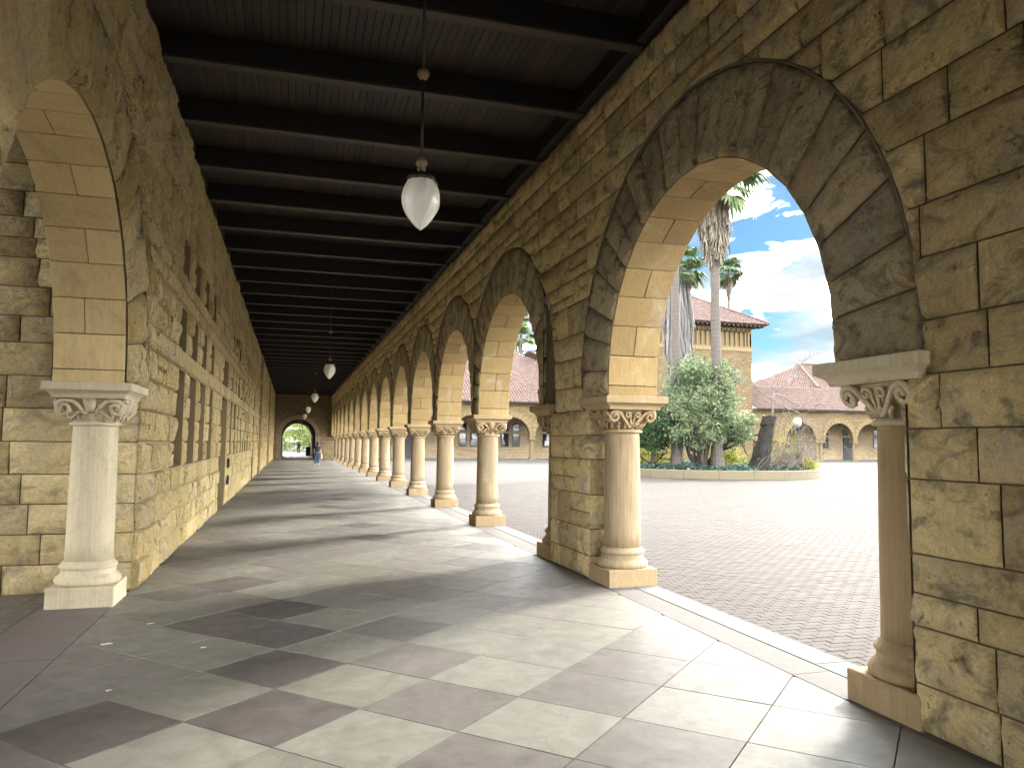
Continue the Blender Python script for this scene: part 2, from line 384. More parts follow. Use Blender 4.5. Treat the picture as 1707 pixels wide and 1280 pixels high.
M_far = mat_leaf('sunlit_tree_leaves', [(0,(.06,.10,.03)), (.5,(.16,.22,.06)), (1,(.30,.36,.12))], .45)
M_palm = mat_leaf('palm_fronds', [(0,(.04,.07,.032)), (.6,(.085,.13,.055)), (1,(.17,.21,.10))], .25)
M_dead = mat_leaf('dead_palm_fronds', [(0,(.09,.075,.06)), (.5,(.165,.143,.118)), (1,(.24,.21,.172))], .15, .8)
M_deadgrey = mat_leaf('grey_dead_fronds', [(0,(.12,.115,.115)), (.5,(.21,.205,.205)), (1,(.30,.29,.28))], .15, .8)
def mat_bark(name, a, c2, rings, d=.03):
    m_, t, b = newmat(name); p = pos(t)
    s = noise(t, pos(t, rings), 9, 6, .65, .4)
    c = mixc(t, s, a, c2); link(t, c, b.inputs['Base Color']); b.inputs['Roughness'].default_value = .95
    bump(t, b, s, 1.0, d); return m_
M_ptrunk = mat_bark('palm_trunk_bark', (.04,.035,.031), (.15,.133,.118), (.5,.5,3.0))
M_bark = mat_bark('rough_bark', (.018,.015,.013), (.10,.084,.07), (2,2,.4), .06)
M_stump = mat_bark('charred_stump_bark', (.006,.0055,.005), (.045,.038,.032), (3,3,.8), .12)
M_twig = mat_bark('bare_twigs', (.07,.056,.048), (.20,.168,.15), (2,2,.5), .01)
M_soil = mat_plain('planting_soil', (.09,.065,.045), .95, .4, 6, .03)
M_curb = mat_plain('planter_kerb_stone', (.15,.128,.084), .85, .2, 8, .004)

def mat_ashlar(name, c1, c2, mo, bw=.62, bh=.30, axis='xz'):
    m_, t, b = newmat(name); p = pos(t)
    sp = N(t, 'ShaderNodeSeparateXYZ'); link(t, p, sp.inputs[0])
    cb = N(t, 'ShaderNodeCombineXYZ')
    link(t, mth(t, 'ADD', sp.outputs[0], sp.outputs[1]), cb.inputs[0]); link(t, sp.outputs[2], cb.inputs[1])
    br = N(t, 'ShaderNodeTexBrick', i_Scale=1.0, i_Mortar_Size=.016, i_Mortar_Smooth=.4, i_Brick_Width=bw, i_Row_Height=bh, i_Bias=.0)
    br.inputs['Color1'].default_value = (*c1,1); br.inputs['Color2'].default_value = (*c2,1); br.inputs['Mortar'].default_value = (*mo,1)
    link(t, cb.outputs[0], br.inputs['Vector'])
    c = mixc(t, .9, br.outputs['Color'], ramp(t, noise(t, p, 4.5, 8, .7, .5), [(.3,(.66,.63,.58)), (.7,(1.2,1.2,1.2))]), 'MULTIPLY')
    link(t, c, b.inputs['Base Color']); b.inputs['Roughness'].default_value = .92
    h = mth(t, 'SUBTRACT', mth(t, 'MULTIPLY', noise(t, p, 7, 6, .65), 1.5), br.outputs['Fac'])
    bump(t, b, h, .9, .05); return m_
M_ash = mat_ashlar('court_ashlar', (.13,.093,.045), (.168,.124,.063), (.074,.055,.03))
M_ashin = mat_ashlar('arcade_back_wall', (.30,.235,.15), (.36,.285,.18), (.20,.16,.10))
M_smoothfar = mat_plain('far_dressed_stone', (.155,.117,.061), .9, .15, 5, .01)
def mat_roof():
    m_, t, b = newmat('red_clay_tiles'); p = pos(t)
    c = ramp(t, tone(t), [(0,(.038,.018,.014)), (.4,(.066,.035,.028)), (.75,(.094,.055,.046)), (1,(.112,.083,.072))])
    c = mixc(t, .6, c, ramp(t, noise(t, p, 1.2, 5, .6), [(.3,(.75,.76,.78)), (.7,(1.15,1.12,1.1))]), 'MULTIPLY')
    link(t, c, b.inputs['Base Color']); b.inputs['Roughness'].default_value = .8; return m_
M_roof = mat_roof()
M_roofbed = mat_plain('roof_underlay', (.12,.055,.04), .9, .3, 4)
def mat_glass():
    m_, t, b = newmat('dark_window_glass'); b.inputs['Base Color'].default_value = (.016,.018,.02,1); b.inputs['Roughness'].default_value = .06
    bump(t, b, noise(t, pos(t), 1.5, 2, .5), .08, .02); return m_
M_glass = mat_glass()
M_frame = mat_plain('painted_window_frame', (.06,.045,.032), .6, .3, 20)
M_door = mat_plain('dark_panelled_door', (.022,.022,.026), .5, .3, 10)
M_black = mat_plain('black_metal', (.016,.016,.018), .5, .2, 30)
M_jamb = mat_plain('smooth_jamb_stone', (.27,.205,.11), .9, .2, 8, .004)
M_skin = mat_plain('skin', (.52,.33,.24), .6, .08, 30)
M_hair = mat_plain('dark_brown_hair', (.03,.02,.015), .5, .3, 60, .002)
M_denim = mat_plain('blue_denim', (.075,.125,.21), .85, .25, 40, .002)
M_shirt = mat_plain('dark_blue_top', (.028,.035,.055), .8, .25, 30)
M_bag = mat_plain('white_cloth_bag', (.72,.71,.68), .8, .06, 20)
M_shoe = mat_plain('pale_shoes', (.55,.53,.50), .7, .1, 20)
M_silhouette = mat_plain('silhouette_black', (.0035,.0035,.004), .9, .3, 30)  # near-black for skin and clothes alike, paints the figure's backlit shade
M_petal = mat_plain('dry_pale_petal', (.70,.65,.52), .8, .1, 60)

# ------------------------------------------------------------------ stone shapes
def crag(a, b, q):
    """fractured relief, about -.6 .. 1"""
    v = Vector((a, b*.62, 0))+q
    h = .55*mnoise.noise(v*2.6)
    r_ = 1-2*abs(mnoise.noise(v*4.7+Vector((5,1,2)))); h += .42*r_*abs(r_)
    h += .28*mnoise.noise(v*10.5+Vector((9,4,7)))
    return h
def rock(s0, s1, t0, t1, mapf, tn, amp=.045, base=.012, warp=None, gap=.0055, cell=.15, seed=0, flip=False, edge=.03, fine=False):
    """one rock-faced block over (s,t), depth along mapf's third axis"""
    s0 += gap; s1 -= gap; t0 += gap; t1 -= gap
    ls, lt = s1-s0, t1-t0
    if ls < .03 or lt < .03: return None
    if fine: cell = .052
    nu = max(3, min(18 if fine else 6, round(ls/cell)+1)); nv = max(3, min(11 if fine else 5, round(lt/cell)+1))
    e = min(edge, ls*.2, lt*.2)
    us = [s0] + [s0+e+(ls-2*e)*i/(nu-2) for i in range(nu-1)] + [s1]
    vs = [t0] + [t0+e+(lt-2*e)*i/(nv-2) for i in range(nv-1)] + [t1]
    q = Vector((seed*7.31, seed*3.17, seed*1.93))
    ts, tt = rng.uniform(-.5,.5), rng.uniform(-.5,.5)
    V = []; nin = 0
    for j, tv in enumerate(vs):
        for i, sv in enumerate(us):
            edgeq = i in (0, len(us)-1) or j in (0, len(vs)-1)
            a, b_ = sv, tv
            if not edgeq:
                a += rng.uniform(-.25,.25)*ls/nu; b_ += rng.uniform(-.25,.25)*lt/nv
            else:
                if i not in (0, len(us)-1): b_ += rng.uniform(-.0015,.0015)
                if j not in (0, len(vs)-1): a += rng.uniform(-.0015,.0015)
            if warp:
                a, b_, ins = warp(a, b_); nin += ins
            if edgeq: d = -.006
            else:
                near = i in (1, len(us)-2) or j in (1, len(vs)-2)
                d = base + amp*(.6 if near else 1.0)*(.55+(.95 if fine else .8)*crag(a, b_, q)) + amp*.6*(ts*(sv-s0)/ls+tt*(tv-t0)/lt)
                d = max(d, .003)
            V.append(mapf(a, b_, d))
    if warp and nin >= len(V)-1: return None
    w = len(us); Fc = []
    for j in range(len(vs)-1):
        for i in range(w-1):
            f = (j*w+i, j*w+i+1, (j+1)*w+i+1, (j+1)*w+i); Fc.append(f[::-1] if flip else f)
    mb = MB(); mb.add(V, Fc, tn); return mb

def course_layout(a0, a1, z0, z1, lo=.35, hi=.95, holes=(), split=.3):
    """stone rectangles of one course, leaving the given holes out"""
    spans = [(a0, a1)]
    for (h0, h1, hz0, hz1) in holes:
        if hz1 <= z0+.03 or hz0 >= z1-.03: continue
        new = []
        for p, q in spans:
            if h1 <= p or h0 >= q: new.append((p, q)); continue
            if h0 > p+.02: new.append((p, h0))
            if h1 < q-.02: new.append((h1, q))
        spans = new
    out = []
    for p, q in spans:
        x = p
        while x < q-1e-4:
            L = rng.uniform(lo, hi)
            if q-(x+L) < lo*.7: L = q-x
            if z1-z0 > .33 and rng.random() < split and L > .5:      # two thin stones in one course
                zm = z0+(z1-z0)*rng.uniform(.4,.6); xm = x+L*rng.uniform(.4,.6)
                out += [(x, xm, z0, zm), (xm, x+L, z0, zm)] if rng.random() < .4 else [(x, x+L, z0, zm)]
                out.append((x, x+L, zm, z1))
            else: out.append((x, x+L, z0, z1))
            x += L
    return out

# ------------------------------------------------------------------ layout constants
XR, XRO = 3.58, 4.22              # inner / outer face of the arcade wall
XL, XLO = -1.64, -2.30            # corridor face / passage face of the building wall
ZS, RA, RO_ = 2.345, 1.924, 2.70  # arch spring centre, intrados, ring outer radius
ZT = 5.96                         # wall top, underside of joists
PITCH, YEND = 4.417, 73.0
COLS = [14.90+PITCH*k for k in range(13)]
ARCH_Y = [-.27, 6.23, 12.66] + [y+PITCH/2 for y in COLS]
def xl(z): return XL+.05*z/ZT

# ------------------------------------------------------------------ ground, floor
def clip(poly, ax, val, keep_less):
    out = []
    for i in range(len(poly)):
        p, q = poly[i-1], poly[i]
        ip = (p[ax] <= val) == keep_less or p[ax] == val; iq = (q[ax] <= val) == keep_less or q[ax] == val
        if ip != iq:
            t = (val-p[ax])/(q[ax]-p[ax]); out.append((p[0]+(q[0]-p[0])*t, p[1]+(q[1]-p[1])*t))
        if iq: out.append(q)
    return out
def inset(poly, d):
    c = np.mean(np.array(poly), axis=0); n = len(poly); out = []
    for i in range(n):
        p0, p1, p2 = Vector(poly[i-1]), Vector(poly[i]), Vector(poly[(i+1) % n])
        e1 = (p1-p0); e2 = (p2-p1)
        if e1.length < 1e-5 or e2.length < 1e-5: return None
        e1.normalize(); e2.normalize()
        n1 = Vector((-e1.y, e1.x)); n2 = Vector((-e2.y, e2.x)); den = 1+n1.dot(n2)
        if den < .2: den = .2
        out.append(tuple(p1+(n1+n2)*d/den))
    return out
def area(p): return .5*sum(p[i-1][0]*p[i][1]-p[i][0]*p[i-1][1] for i in range(len(p)))
def slab(poly, tn, z=0.0, gap=.003, h=.03, tilt=.0012):
    if area(poly) < 0: poly = poly[::-1]
    if area(poly) < .004: return None
    q = [p for i, p in enumerate(poly) if math.hypot(p[0]-poly[i-1][0], p[1]-poly[i-1][1]) > .012]; poly = q
    if len(poly) < 3: return None
    a = inset(poly, gap); b = inset(poly, gap+.0010)
    if not a or not b or area(b) <= 0: return None
    n = len(a); tx, ty = rng.uniform(-tilt,tilt), rng.uniform(-tilt,tilt); dz = rng.uniform(-.0012,.0012)
    c = np.mean(np.array(a), axis=0)
    f = lambda p: z+dz+tx*(p[0]-c[0])+ty*(p[1]-c[1])
    V = [(p[0],p[1],z-h) for p in a]+[(p[0],p[1],f(p)-.003) for p in a]+[(p[0],p[1],f(p)) for p in b]
    Fc = [tuple(range(2*n,3*n))]
    for k in range(2):
        for i in range(n): j=(i+1)%n; Fc.append((k*n+i,k*n+j,(k+1)*n+j,(k+1)*n+i))
    mb = MB(); mb.add(V, Fc, tn); return mb

g = MB(); g.add([(-2500,-2500,-.055),(2500,-2500,-.055),(2500,2500,-.055),(-2500,2500,-.055)], [(0,1,2,3)])
court = g.build('courtyard', M_pave, kind='structure')
g = MB(); g.add([(-9.3,-16,-.022),(4.16,-16,-.022),(4.16,110,-.022),(-9.3,110,-.022)], [(0,1,2,3)])
floor = g.build('arcade_floor', M_bed, kind='structure')
items = []
ox, oy = 3.50, 5.723; ax_, bx_ = (-.505,-.477), (-.5106,.520)
SLAB_TONE = {(1,5):.05,(2,4):.05,(3,3):.05,(4,2):.05,(5,3):.05,(2,2):.24,(3,1):.24,(2,0):.24,(4,0):.24,(1,3):.24,(-1,4):.24,(3,-1):.24,(1,0):.24,(1,4):.64,(2,3):.64,(3,2):.64,(3,4):.64,(4,3):.64,(3,5):.64,(4,1):.8,(2,1):.8,(3,0):.8,(0,1):.8,(2,-1):.8,(2,-2):.8,(5,2):.8,(4,4):.45,(1,-1):.45,(-2,2):.95,(-1,2):.95,(-1,0):.95}
for i in range(-80, 90):
    for j in range(-80, 90):
        cx_, cy_ = ox+ax_[0]*i+bx_[0]*j, oy+ax_[1]*i+bx_[1]*j
        if not (-3.2 < cx_ < 5 and -3 < cy_ < 101): continue
        P = [(cx_,cy_),(cx_+ax_[0],cy_+ax_[1]),(cx_+ax_[0]+bx_[0],cy_+ax_[1]+bx_[1]),(cx_+bx_[0],cy_+bx_[1])]
        for a_, v_, k_ in ((0,3.53,True),(0,-1.655,False)):
            P = clip(P, a_, v_, k_)
            if len(P) < 3: break
        if len(P) < 3: continue
        q = rng.random(); tn = SLAB_TONE.get((i,j), rng.uniform(.05,.25) if q < .14 else rng.uniform(.28,.95))
        mb = slab(P, tn)
        if mb: items.append((importance(mb), mb))
pieces(floor, items, 'paving_slab', M_tile, 300, False, 'far_paving')
# border stones, edge kerb, threshold, passage floor
items = []; y = -3.0
while y < 100:
    L = rng.uniform(1.1,1.9); mb = slab([(3.532,y),(3.86,y),(3.86,y+L),(3.532,y+L)], .5); items.append((importance(mb), mb)); y += L
pieces(floor, items, 'border_stone', M_border, 300, False)
items = []; y = -3.0
while y < 100:
    L = rng.uniform(1.6,2.6); mb = slab([(3.862,y),(4.16,y),(4.16,y+L),(3.862,y+L)], .5, .004, .004, .05); items.append((importance(mb), mb)); y += L
pieces(floor, items, 'kerb_stone', M_strip, 300, False)
for y0, y1 in ((4.4,6.5),(6.5,8.0),(8.0,9.15)):
    mb = slab([(-2.32,y0),(-1.66,y0),(-1.66,y1),(-2.32,y1)], .3, .001); mb.build('threshold_stone', M_thresh, floor)
items = []
for i in range(0, 10):
    for j in range(0, 9):
        x0, y0 = -9.0+.72*i, 3.4+.66*j; x1 = min(x0+.72,-2.325); y1 = min(y0+.66, 9.22)
        if x1 > x0+.05 and y1 > y0+.05:
            mb = slab([(x0,y0),(x1,y0),(x1,y1),(x0,y1)], rng.uniform(.2,.7)); items.append((importance(mb), mb))
pieces(floor, items, 'passage_slab', M_tile, 300, False)

# court pavers laid in wavy rows near the arcade
def paver_poly(x, y, L=.20, w=.10):
    k = .007; g_ = .0025
    return [(x+g_,y+g_+k),(x+L*.25,y+g_-k),(x+L*.5,y+g_+k),(x+L*.75,y+g_-k),(x+L-g_,y+g_+k),
            (x+L-g_-.0,y+w-g_+k),(x+L*.75,y+w-g_-k),(x+L*.5,y+w-g_+k),(x+L*.25,y+w-g_-k),(x+g_,y+w-g_+k)]
def paver_mesh(x, y, z, tn, mb):
    P = paver_poly(x, y); c = (x+.10, y+.05); n = len(P)
    V = [(p[0],p[1],z-.022) for p in P]+[(p[0],p[1],z-.005) for p in P]+[(c[0]+(p[0]-c[0])*.965,c[1]+(p[1]-c[1])*.93,z) for p in P]
    Fc = [tuple(range(2*n,3*n))]
    for k in range(2):
        for i in range(n): j=(i+1)%n; Fc.append((k*n+i,k*n+j,(k+1)*n+j,(k+1)*n+i))
    mb.add(V, Fc, tn)
proto = MB(); paver_mesh(0,0,0,.5,proto); near = []
rest_xy = []
for r_ in range(0, 280):
    yy = 1.8+.10*r_
    for c_ in range(0, 70):
        xx = 4.0+.20*c_+(.10 if r_ % 2 else 0)
        if xx > 4.4+.72*yy+2.5 or xx < .12*yy-1: continue
        rest_xy.append((xx, yy, rng.uniform(-.031,-.027), rng.random()))
rest_xy.sort(key=lambda q: (q[0]-2.6)**2*.5+(q[1]-6.6)**2 if in_view(q[0],q[1],0) else 1e6+q[1])
pm = None
for q in rest_xy[:300]:
    if pm is None or rng.random() < .05:
        mb = MB(); paver_mesh(0,0,0,q[3],mb); o = mb.build('paver', M_paver, court); pm = o.data
    else:
        o = bpy.data.objects.new('paver', pm); COL.objects.link(o); o.parent = court
    o.location = (q[0], q[1], q[2])
mb = MB()
for q in rest_xy[300:]: paver_mesh(q[0],q[1],q[2],q[3],mb)
mb.build('pavers', M_paver, court, kind='stuff')

# ------------------------------------------------------------------ right arcade wall
arcade = thing('arcade_wall', 'long rock-faced sandstone arcade wall of round arches opening on the courtyard', 'arcade', (XR, 35, 0))
def core_with_arches(mb, xi, xo, y0, y1, arches, ztop, rin=RA+.05):
    """backing masonry: two faces with arch openings, soffit strips and top"""
    arches = sorted(a for a in arches if y0 < a < y1)
    y = y0
    def face(pts):
        for x, fl in ((xi, True), (xo, False)):
            v = [(x, p[0], p[1]) for p in pts]; mb.add(v if not fl else v[::-1], [tuple(range(len(v)))])
    def full(a, b):
        if b-a > 1e-3: face([(a,ZS-.14),(b,ZS-.14),(b,ztop),(a,ztop)])
    for c in arches:
        full(y, c-rin); n = 20
        for k in range(n):
            a0, a1 = math.pi*k/n, math.pi*(k+1)/n
            p0 = (c-rin*math.cos(a0), ZS+rin*math.sin(a0)); p1 = (c-rin*math.cos(a1), ZS+rin*math.sin(a1))
            face([p0, p1, (p1[0], ztop), (p0[0], ztop)])
            mb.add([(xi,*p0),(xi,*p1),(xo,*p1),(xo,*p0)], [(0,1,2,3)])
        for s_ in (-1, 1):
            yy = c+s_*rin; mb.add([(xi,yy,ZS-.14),(xi,yy,ZS),(xo,yy,ZS),(xo,yy,ZS-.14)], [(0,1,2,3)])
        y = c+rin
    full(y, y1)
    mb.add([(xi,y0,ztop),(xo,y0,ztop),(xo,y1,ztop),(xi,y1,ztop)], [(0,1,2,3)])
c = MB(); core_with_arches(c, XR+.016, XRO-.02, -14, YEND, ARCH_Y + [-4.69,-9.1], ZT+.30)
# pier blocks under the wall
for y0, y1 in ((1.70+.55,3.70),(8.74,10.12)): c.box(XR+.016, XRO-.02, y0, y1, -.03, ZS-.13)
c.build('masonry_core', M_mortar, arcade)

def ring_warp(centres, r):
    def wf(a, b):
        for cy_ in centres:
            dy_, dz_ = a-cy_, b-ZS
            if abs(dy_) > r: continue
            if dz_ > 0:
                d = math.hypot(dy_, dz_)
                if d < r: k = r/max(d,1e-4); return cy_+dy_*k, ZS+dz_*k, 1
            else: return (cy_+math.copysign(r, dy_)), b, 1
        return a, b, 0
    return wf
def in_ring(centres, s0, s1, t0, t1, r):
    for cy_ in centres:
        ins = True
        for a in (s0, s1):
            for b in (t0, t1):
                d = math.hypot(a-cy_, max(0,b-ZS))
                if d >= r: ins = False
        if ins: return True
    return False
mapR = lambda s, t, d: (XR-d, s, t)
items = []; sd_ = 0
zl = [0,.27,.60,1.02,1.46,1.76,2.08,2.40,2.78,3.10,3.52,3.86,4.22,4.62,4.93,5.30,5.62,ZT]
for k in range(len(zl)-1):
    z0, z1 = zl[k], zl[k+1]
    if z1 <= 2.09: spans = [(1.9,3.68),(8.72,10.14)]
    else: spans = [(.6,YEND)]
    for a0, a1 in spans:
        for (s0,s1,t0,t1) in course_layout(a0, a1, z0, z1, .32 if z1 < 2.1 else .42, .80 if z1 < 2.1 else 1.0):
            cen = [c_ for c_ in ARCH_Y if abs(c_-(s0+s1)/2) < 4.5]
            if t1 > 2.09 and in_ring(cen, s0, s1, t0, t1, RO_+.02): continue
            sd_ += 1
            mb = rock(s0,s1,t0,t1,mapR, rng.random(), .024, rng.uniform(.006,.02), ring_warp(cen, RO_+.012) if t1 > 2.09 else None, seed=sd_, cell=.14, flip=False, fine=(s1 < 9.5 and s0 > 1.5))
            if mb: items.append((importance(mb), mb))
# the end of the second pier that faces along the walk, and its far end
for (yf, sg) in ((8.72,1),(3.70,-1),(10.14,-1)):
    for k in range(6):
        for (s0,s1,t0,t1) in course_layout(XR+.0, XRO-.02, zl[k], zl[k+1], .25, .45):
            sd_ += 1; mb = rock(s0,s1,t0,t1,(lambda s,t,d,yf=yf,sg=sg: (s, yf-sg*d, t)), rng.random(), .03, .012, None, seed=sd_)
            if mb: items.append((importance(mb)*.8, mb))
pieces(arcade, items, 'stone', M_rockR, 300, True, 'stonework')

# arch rings: rock-faced voussoirs, hood bead and dressed soffit stones
def voussoirs(cy_, xface, sgn, lim, nV, amp=.030):
    out = []
    edges = [-.062]; 
    step = (math.pi+.124)/nV
    for k in range(nV): edges.append(-.062+step*(k+1)+(rng.uniform(-.02,.02) if k < nV-1 else 0))
    for k in range(nV):
        th0, th1 = edges[k], edges[k+1]
        def mp(s, t, d):
            ang, rr = s/2.3, t
            y_ = cy_-rr*math.cos(ang); z_ = ZS+rr*math.sin(ang)
            if ang < 0: y_ = cy_-rr; z_ = ZS+rr*math.sin(ang)*.9
            if ang > math.pi: y_ = cy_+rr; z_ = ZS-rr*math.sin(ang-math.pi)*.9
            y_ = min(max(y_, cy_-lim), cy_+lim)
            return (xface-sgn*d, y_, z_)
        mb = rock(th0*2.3, th1*2.3, RA+.004, RO_-.012, mp, rng.random(), amp, .012, None, seed=rng.randint(1,999), gap=.007, cell=.16, flip=sgn < 0, fine=cy_ < 7 and cy_ > 5)
        if mb: out.append((importance(mb), mb))
    return out
def hood(cy_, xface, sgn, lim):
    mb = MB(); n = 36; ring = []
    for k in range(n+1):
        a = math.pi*k/n
        row = []
        for rr, d in ((RO_-.009,.0),(RO_-.008,.028),(RO_+.007,.031),(RO_+.009,.0)):
            y_ = min(max(cy_-rr*math.cos(a), cy_-lim), cy_+lim); row.append((xface-sgn*d, y_, ZS+rr*math.sin(a)))
        ring.append(row)
    V = [p for r_ in ring for p in r_]; Fc = []
    for k in range(n):
        for j in range(3): a=k*4+j; Fc.append((a,a+1,a+5,a+4))
    mb.add(V, Fc); return mb
def soffit(cy_, x0, x1, lo=False):
    out = []; n = 17; ztop_j = 2.215
    ang = [math.pi*k/n for k in range(n+1)]
    def seg(a0, a1, xa, xb, tn):
        mb = MB(); g_ = .0045; r0, r1 = RA, RA+.06
        V = []
        for (r_, gi) in ((r1, 0), (r0+.004, 0), (r0, .004)):
            for (a, x) in ((a0, xa+g_+gi), (a1, xa+g_+gi), (a1, xb-g_-gi), (a0, xb-g_-gi)):
                da = (g_+gi)/RA*(1 if a == a0 else -1); aa = a+da
                V.append((x, cy_-r_*math.cos(aa), ZS+r_*math.sin(aa)))
        Fc = [(8,9,10,11)]
        for k in range(2):
            for i in range(4): j=(i+1)%4; Fc.append((k*4+i,k*4+j,(k+1)*4+j,(k+1)*4+i))
        mb.add(V, Fc, tn); return mb
    for k in range(n):
        xm = [x0, x1] if k % 2 == 0 else [x0, x0+(x1-x0)*rng.uniform(.42,.58), x1]
        for i in range(len(xm)-1):
            # each block in two facets so the vault stays round
            mb = seg(ang[k], ang[k+1], xm[i], xm[i+1], rng.random()); out.append((importance(mb), mb))
    for s_ in (-1, 1):
        mb = MB(); y_ = cy_+s_*RA; ya, yb = sorted((y_, y_+s_*.06))
        mb.box(x0+.004, x1-.004, ya, yb, ztop_j, ZS-.004, .004, rng.random()); out.append((importance(mb), mb))
    return out
vi = []; si = []; hd = MB()
for n_, cy_ in enumerate(ARCH_Y):
    lim = 2.2085 if n_ >= 2 else 3.0
    lo_lim = lim
    v_ = voussoirs(cy_, XR, 1, lim if n_ != 2 else 2.24, 21 if n_ < 4 else 18)
    vi += v_; si += soffit(cy_, XR+.0, XRO)
    hood(cy_, XR, 1, lim-.01).build('hood_moulding', M_hood, arcade, smooth=False)
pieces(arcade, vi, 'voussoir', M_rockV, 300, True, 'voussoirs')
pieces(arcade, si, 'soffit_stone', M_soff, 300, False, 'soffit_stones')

# ------------------------------------------------------------------ columns
def capital_mesh(kind):
    mb = MB(); z0, z1 = 1.815, 2.06; H_ = z1-z0
    def sq(r, z, a):
        t = min(1, max(0, (z-z0)/H_)); k = t**1.3
        e = max(abs(math.cos(a)), abs(math.sin(a)))
        return r*((1-k)+k*(.5+.5/e))
    prof = [(.205,z0-.03),(.235,z0-.028),(.248,z0-.012),(.238,z0+.004),(.212,z0+.012),(.215,z0+.05),(.228,z0+.10),(.25,z0+.15),(.275,z0+.20),(.29,z1)]
    mb.lathe(prof, 0, 0, 32, sq)
    nl = 20 if kind != 1 else 12
    for k in range(nl):       # row of little leaf tips
        a = 2*math.pi*k/nl; r = .232
        pts = [(r*math.cos(a),r*math.sin(a),z0+.02),((r+.018)*math.cos(a),(r+.018)*math.sin(a),z0+.06),((r+.036)*math.cos(a+.06),(r+.036)*math.sin(a+.06),z0+.088),((r+.03)*math.cos(a+.13),(r+.03)*math.sin(a+.13),z0+.075)]
        mb.tube(pts, [.016,.020,.016,.008], 5)
    def place(s, t, off, q):
        dist = .222+.085*max(0,t/H_)**1.2+off; p = (s, -dist, z0+t); c_, s_ = math.cos(q*math.pi/2), math.sin(q*math.pi/2)
        return (p[0]*c_-p[1]*s_, p[0]*s_+p[1]*c_, p[2])
    def scroll(stem, cen, r0, turns, a0, dr, q, rad, off):
        pts = [place(s, t, off, q) for s, t in stem]; n = 16
        for k in range(n+1):
            f_ = k/n; r = r0*(1-.8*f_); a = a0+dr*turns*2*math.pi*f_
            pts.append(place(cen[0]+r*math.cos(a), cen[1]+r*math.sin(a), off+.012*f_, q))
        mb.tube(pts, [rad]*(len(pts)-4)+[rad*.9,rad*.85,rad*.8,rad*.9], 6)
    for q in range(4):
        for sg in (-1, 1):
            if kind == 0:
                scroll([(sg*.015,.035),(sg*.06,.085),(sg*.115,.15),(sg*.165,.205)], (sg*.225,.16), .068, 1.35, math.pi*.5 if sg>0 else math.pi*.5, -sg, q, .022, .012)
                scroll([(sg*.012,.06),(sg*.016,.10),(sg*.025,.15)], (sg*.062,.175), .04, 1.2, math.pi if sg>0 else 0, -sg, q, .014, .018)
            elif kind == 1:
                scroll([(sg*.05,.10),(sg*.10,.17),(sg*.15,.215)], (sg*.235,.145), .078, 1.6, math.pi*.55 if sg>0 else math.pi*.45, -sg, q, .024, .016)
                scroll([(sg*.03,.09),(sg*.09,.115),(sg*.15,.075)], (sg*.19,.07), .03, .7, math.pi if sg>0 else 0, sg, q, .016, .012)
            else:
                scroll([(sg*.05,.03),(sg*.08,.09),(sg*.14,.16),(sg*.18,.21)], (sg*.24,.165), .062, 1.2, math.pi*.5, -sg, q, .02, .012)
                scroll([(sg*.14,.05),(sg*.10,.11),(sg*.05,.16)], (sg*.03,.19), .03, .9, 0 if sg>0 else math.pi, sg, q, .018, .016)
        if kind == 1:
            v = [place(s,t,.035,q) for s,t in ((-.05,.11),(.05,.11),(.055,.245),(-.055,.245))]+[place(s,t,-.03,q) for s,t in ((-.05,.11),(.05,.11),(.055,.245),(-.055,.245))]
            mb.add(v, [(0,1,2,3),(4,7,6,5),(0,4,5,1),(1,5,6,2),(2,6,7,3),(3,7,4,0)])
    return mb
BASE_PROF = [(.285,.20),(.300,.212),(.305,.235),(.298,.262),(.278,.285),(.258,.30),(.250,.318),(.252,.34),(.248,.352),(.262,.36),(.268,.375),(.262,.392),(.244,.402),(.236,.42),(.220,.435)]
def column(kind, loc, label, ab=(.395,.395), pmat=None, cmat=None, group='sandstone columns of the arcade'):
    cm = cmat or M_col
    t_ = thing('stone_column', label, 'column', loc, group)
    o = lambda mb, n_, mt, sm: mb_local(mb, n_, mt, t_, sm)
    mb = MB(); mb.box(-.305,.305,-.305,.305,-.02,.20,.008); o(mb,'plinth',pmat or M_plinth,False)
    mb = MB(); mb.lathe(BASE_PROF,0,0,32); o(mb,'base_moulding',cm,True)
    mb = MB(); mb.lathe([(.222,.43),(.220,.6),(.218,1.0),(.213,1.4),(.208,1.78),(.213,1.80)],0,0,32); o(mb,'shaft',cm,True)
    o(capital_mesh(kind),'capital',M_colpale if cmat else M_soffcap,True)
    mb = MB(); ax, ay = ab; V = []
    for (i, z) in ((.075,2.058),(.072,2.075),(.058,2.10),(.03,2.12),(.012,2.13),(.0,2.135),(.0,2.208),(.006,2.214)):
        V += [(-ax+i,-ay+i,z),(ax-i,-ay+i,z),(ax-i,ay-i,z),(-ax+i,ay-i,z)]
    Fc = [(3,2,1,0),(28,29,30,31)]
    for k in range(7):
        for i in range(4): j=(i+1)%4; Fc.append((k*4+i,k*4+j,(k+1)*4+j,(k+1)*4+i))
    mb.add(V,Fc); o(mb,'abacus',M_soffcap if not cmat else M_colpale,False)
    return t_
def mb_local(mb, name, mat, parent, smooth):
    me = bpy.data.meshes.new(name); me.from_pydata(mb.v, [], mb.f)
    at = me.attributes.new('tone','FLOAT','POINT'); at.data.foreach_set('value', mb.t)
    if smooth: me.shade_smooth()
    me.materials.append(mat); ob = bpy.data.objects.new(name, me); COL.objects.link(ob); ob.parent = parent; return ob
M_soffcap = mat_smooth('carved_sandstone', (.37,.275,.15), (.42,.32,.185), 120, .25)
column(0, (3.865,8.385,0), 'pier column with plinth, carved scrolls and a pale stain band, nearest the planted tree', (.395,.44))
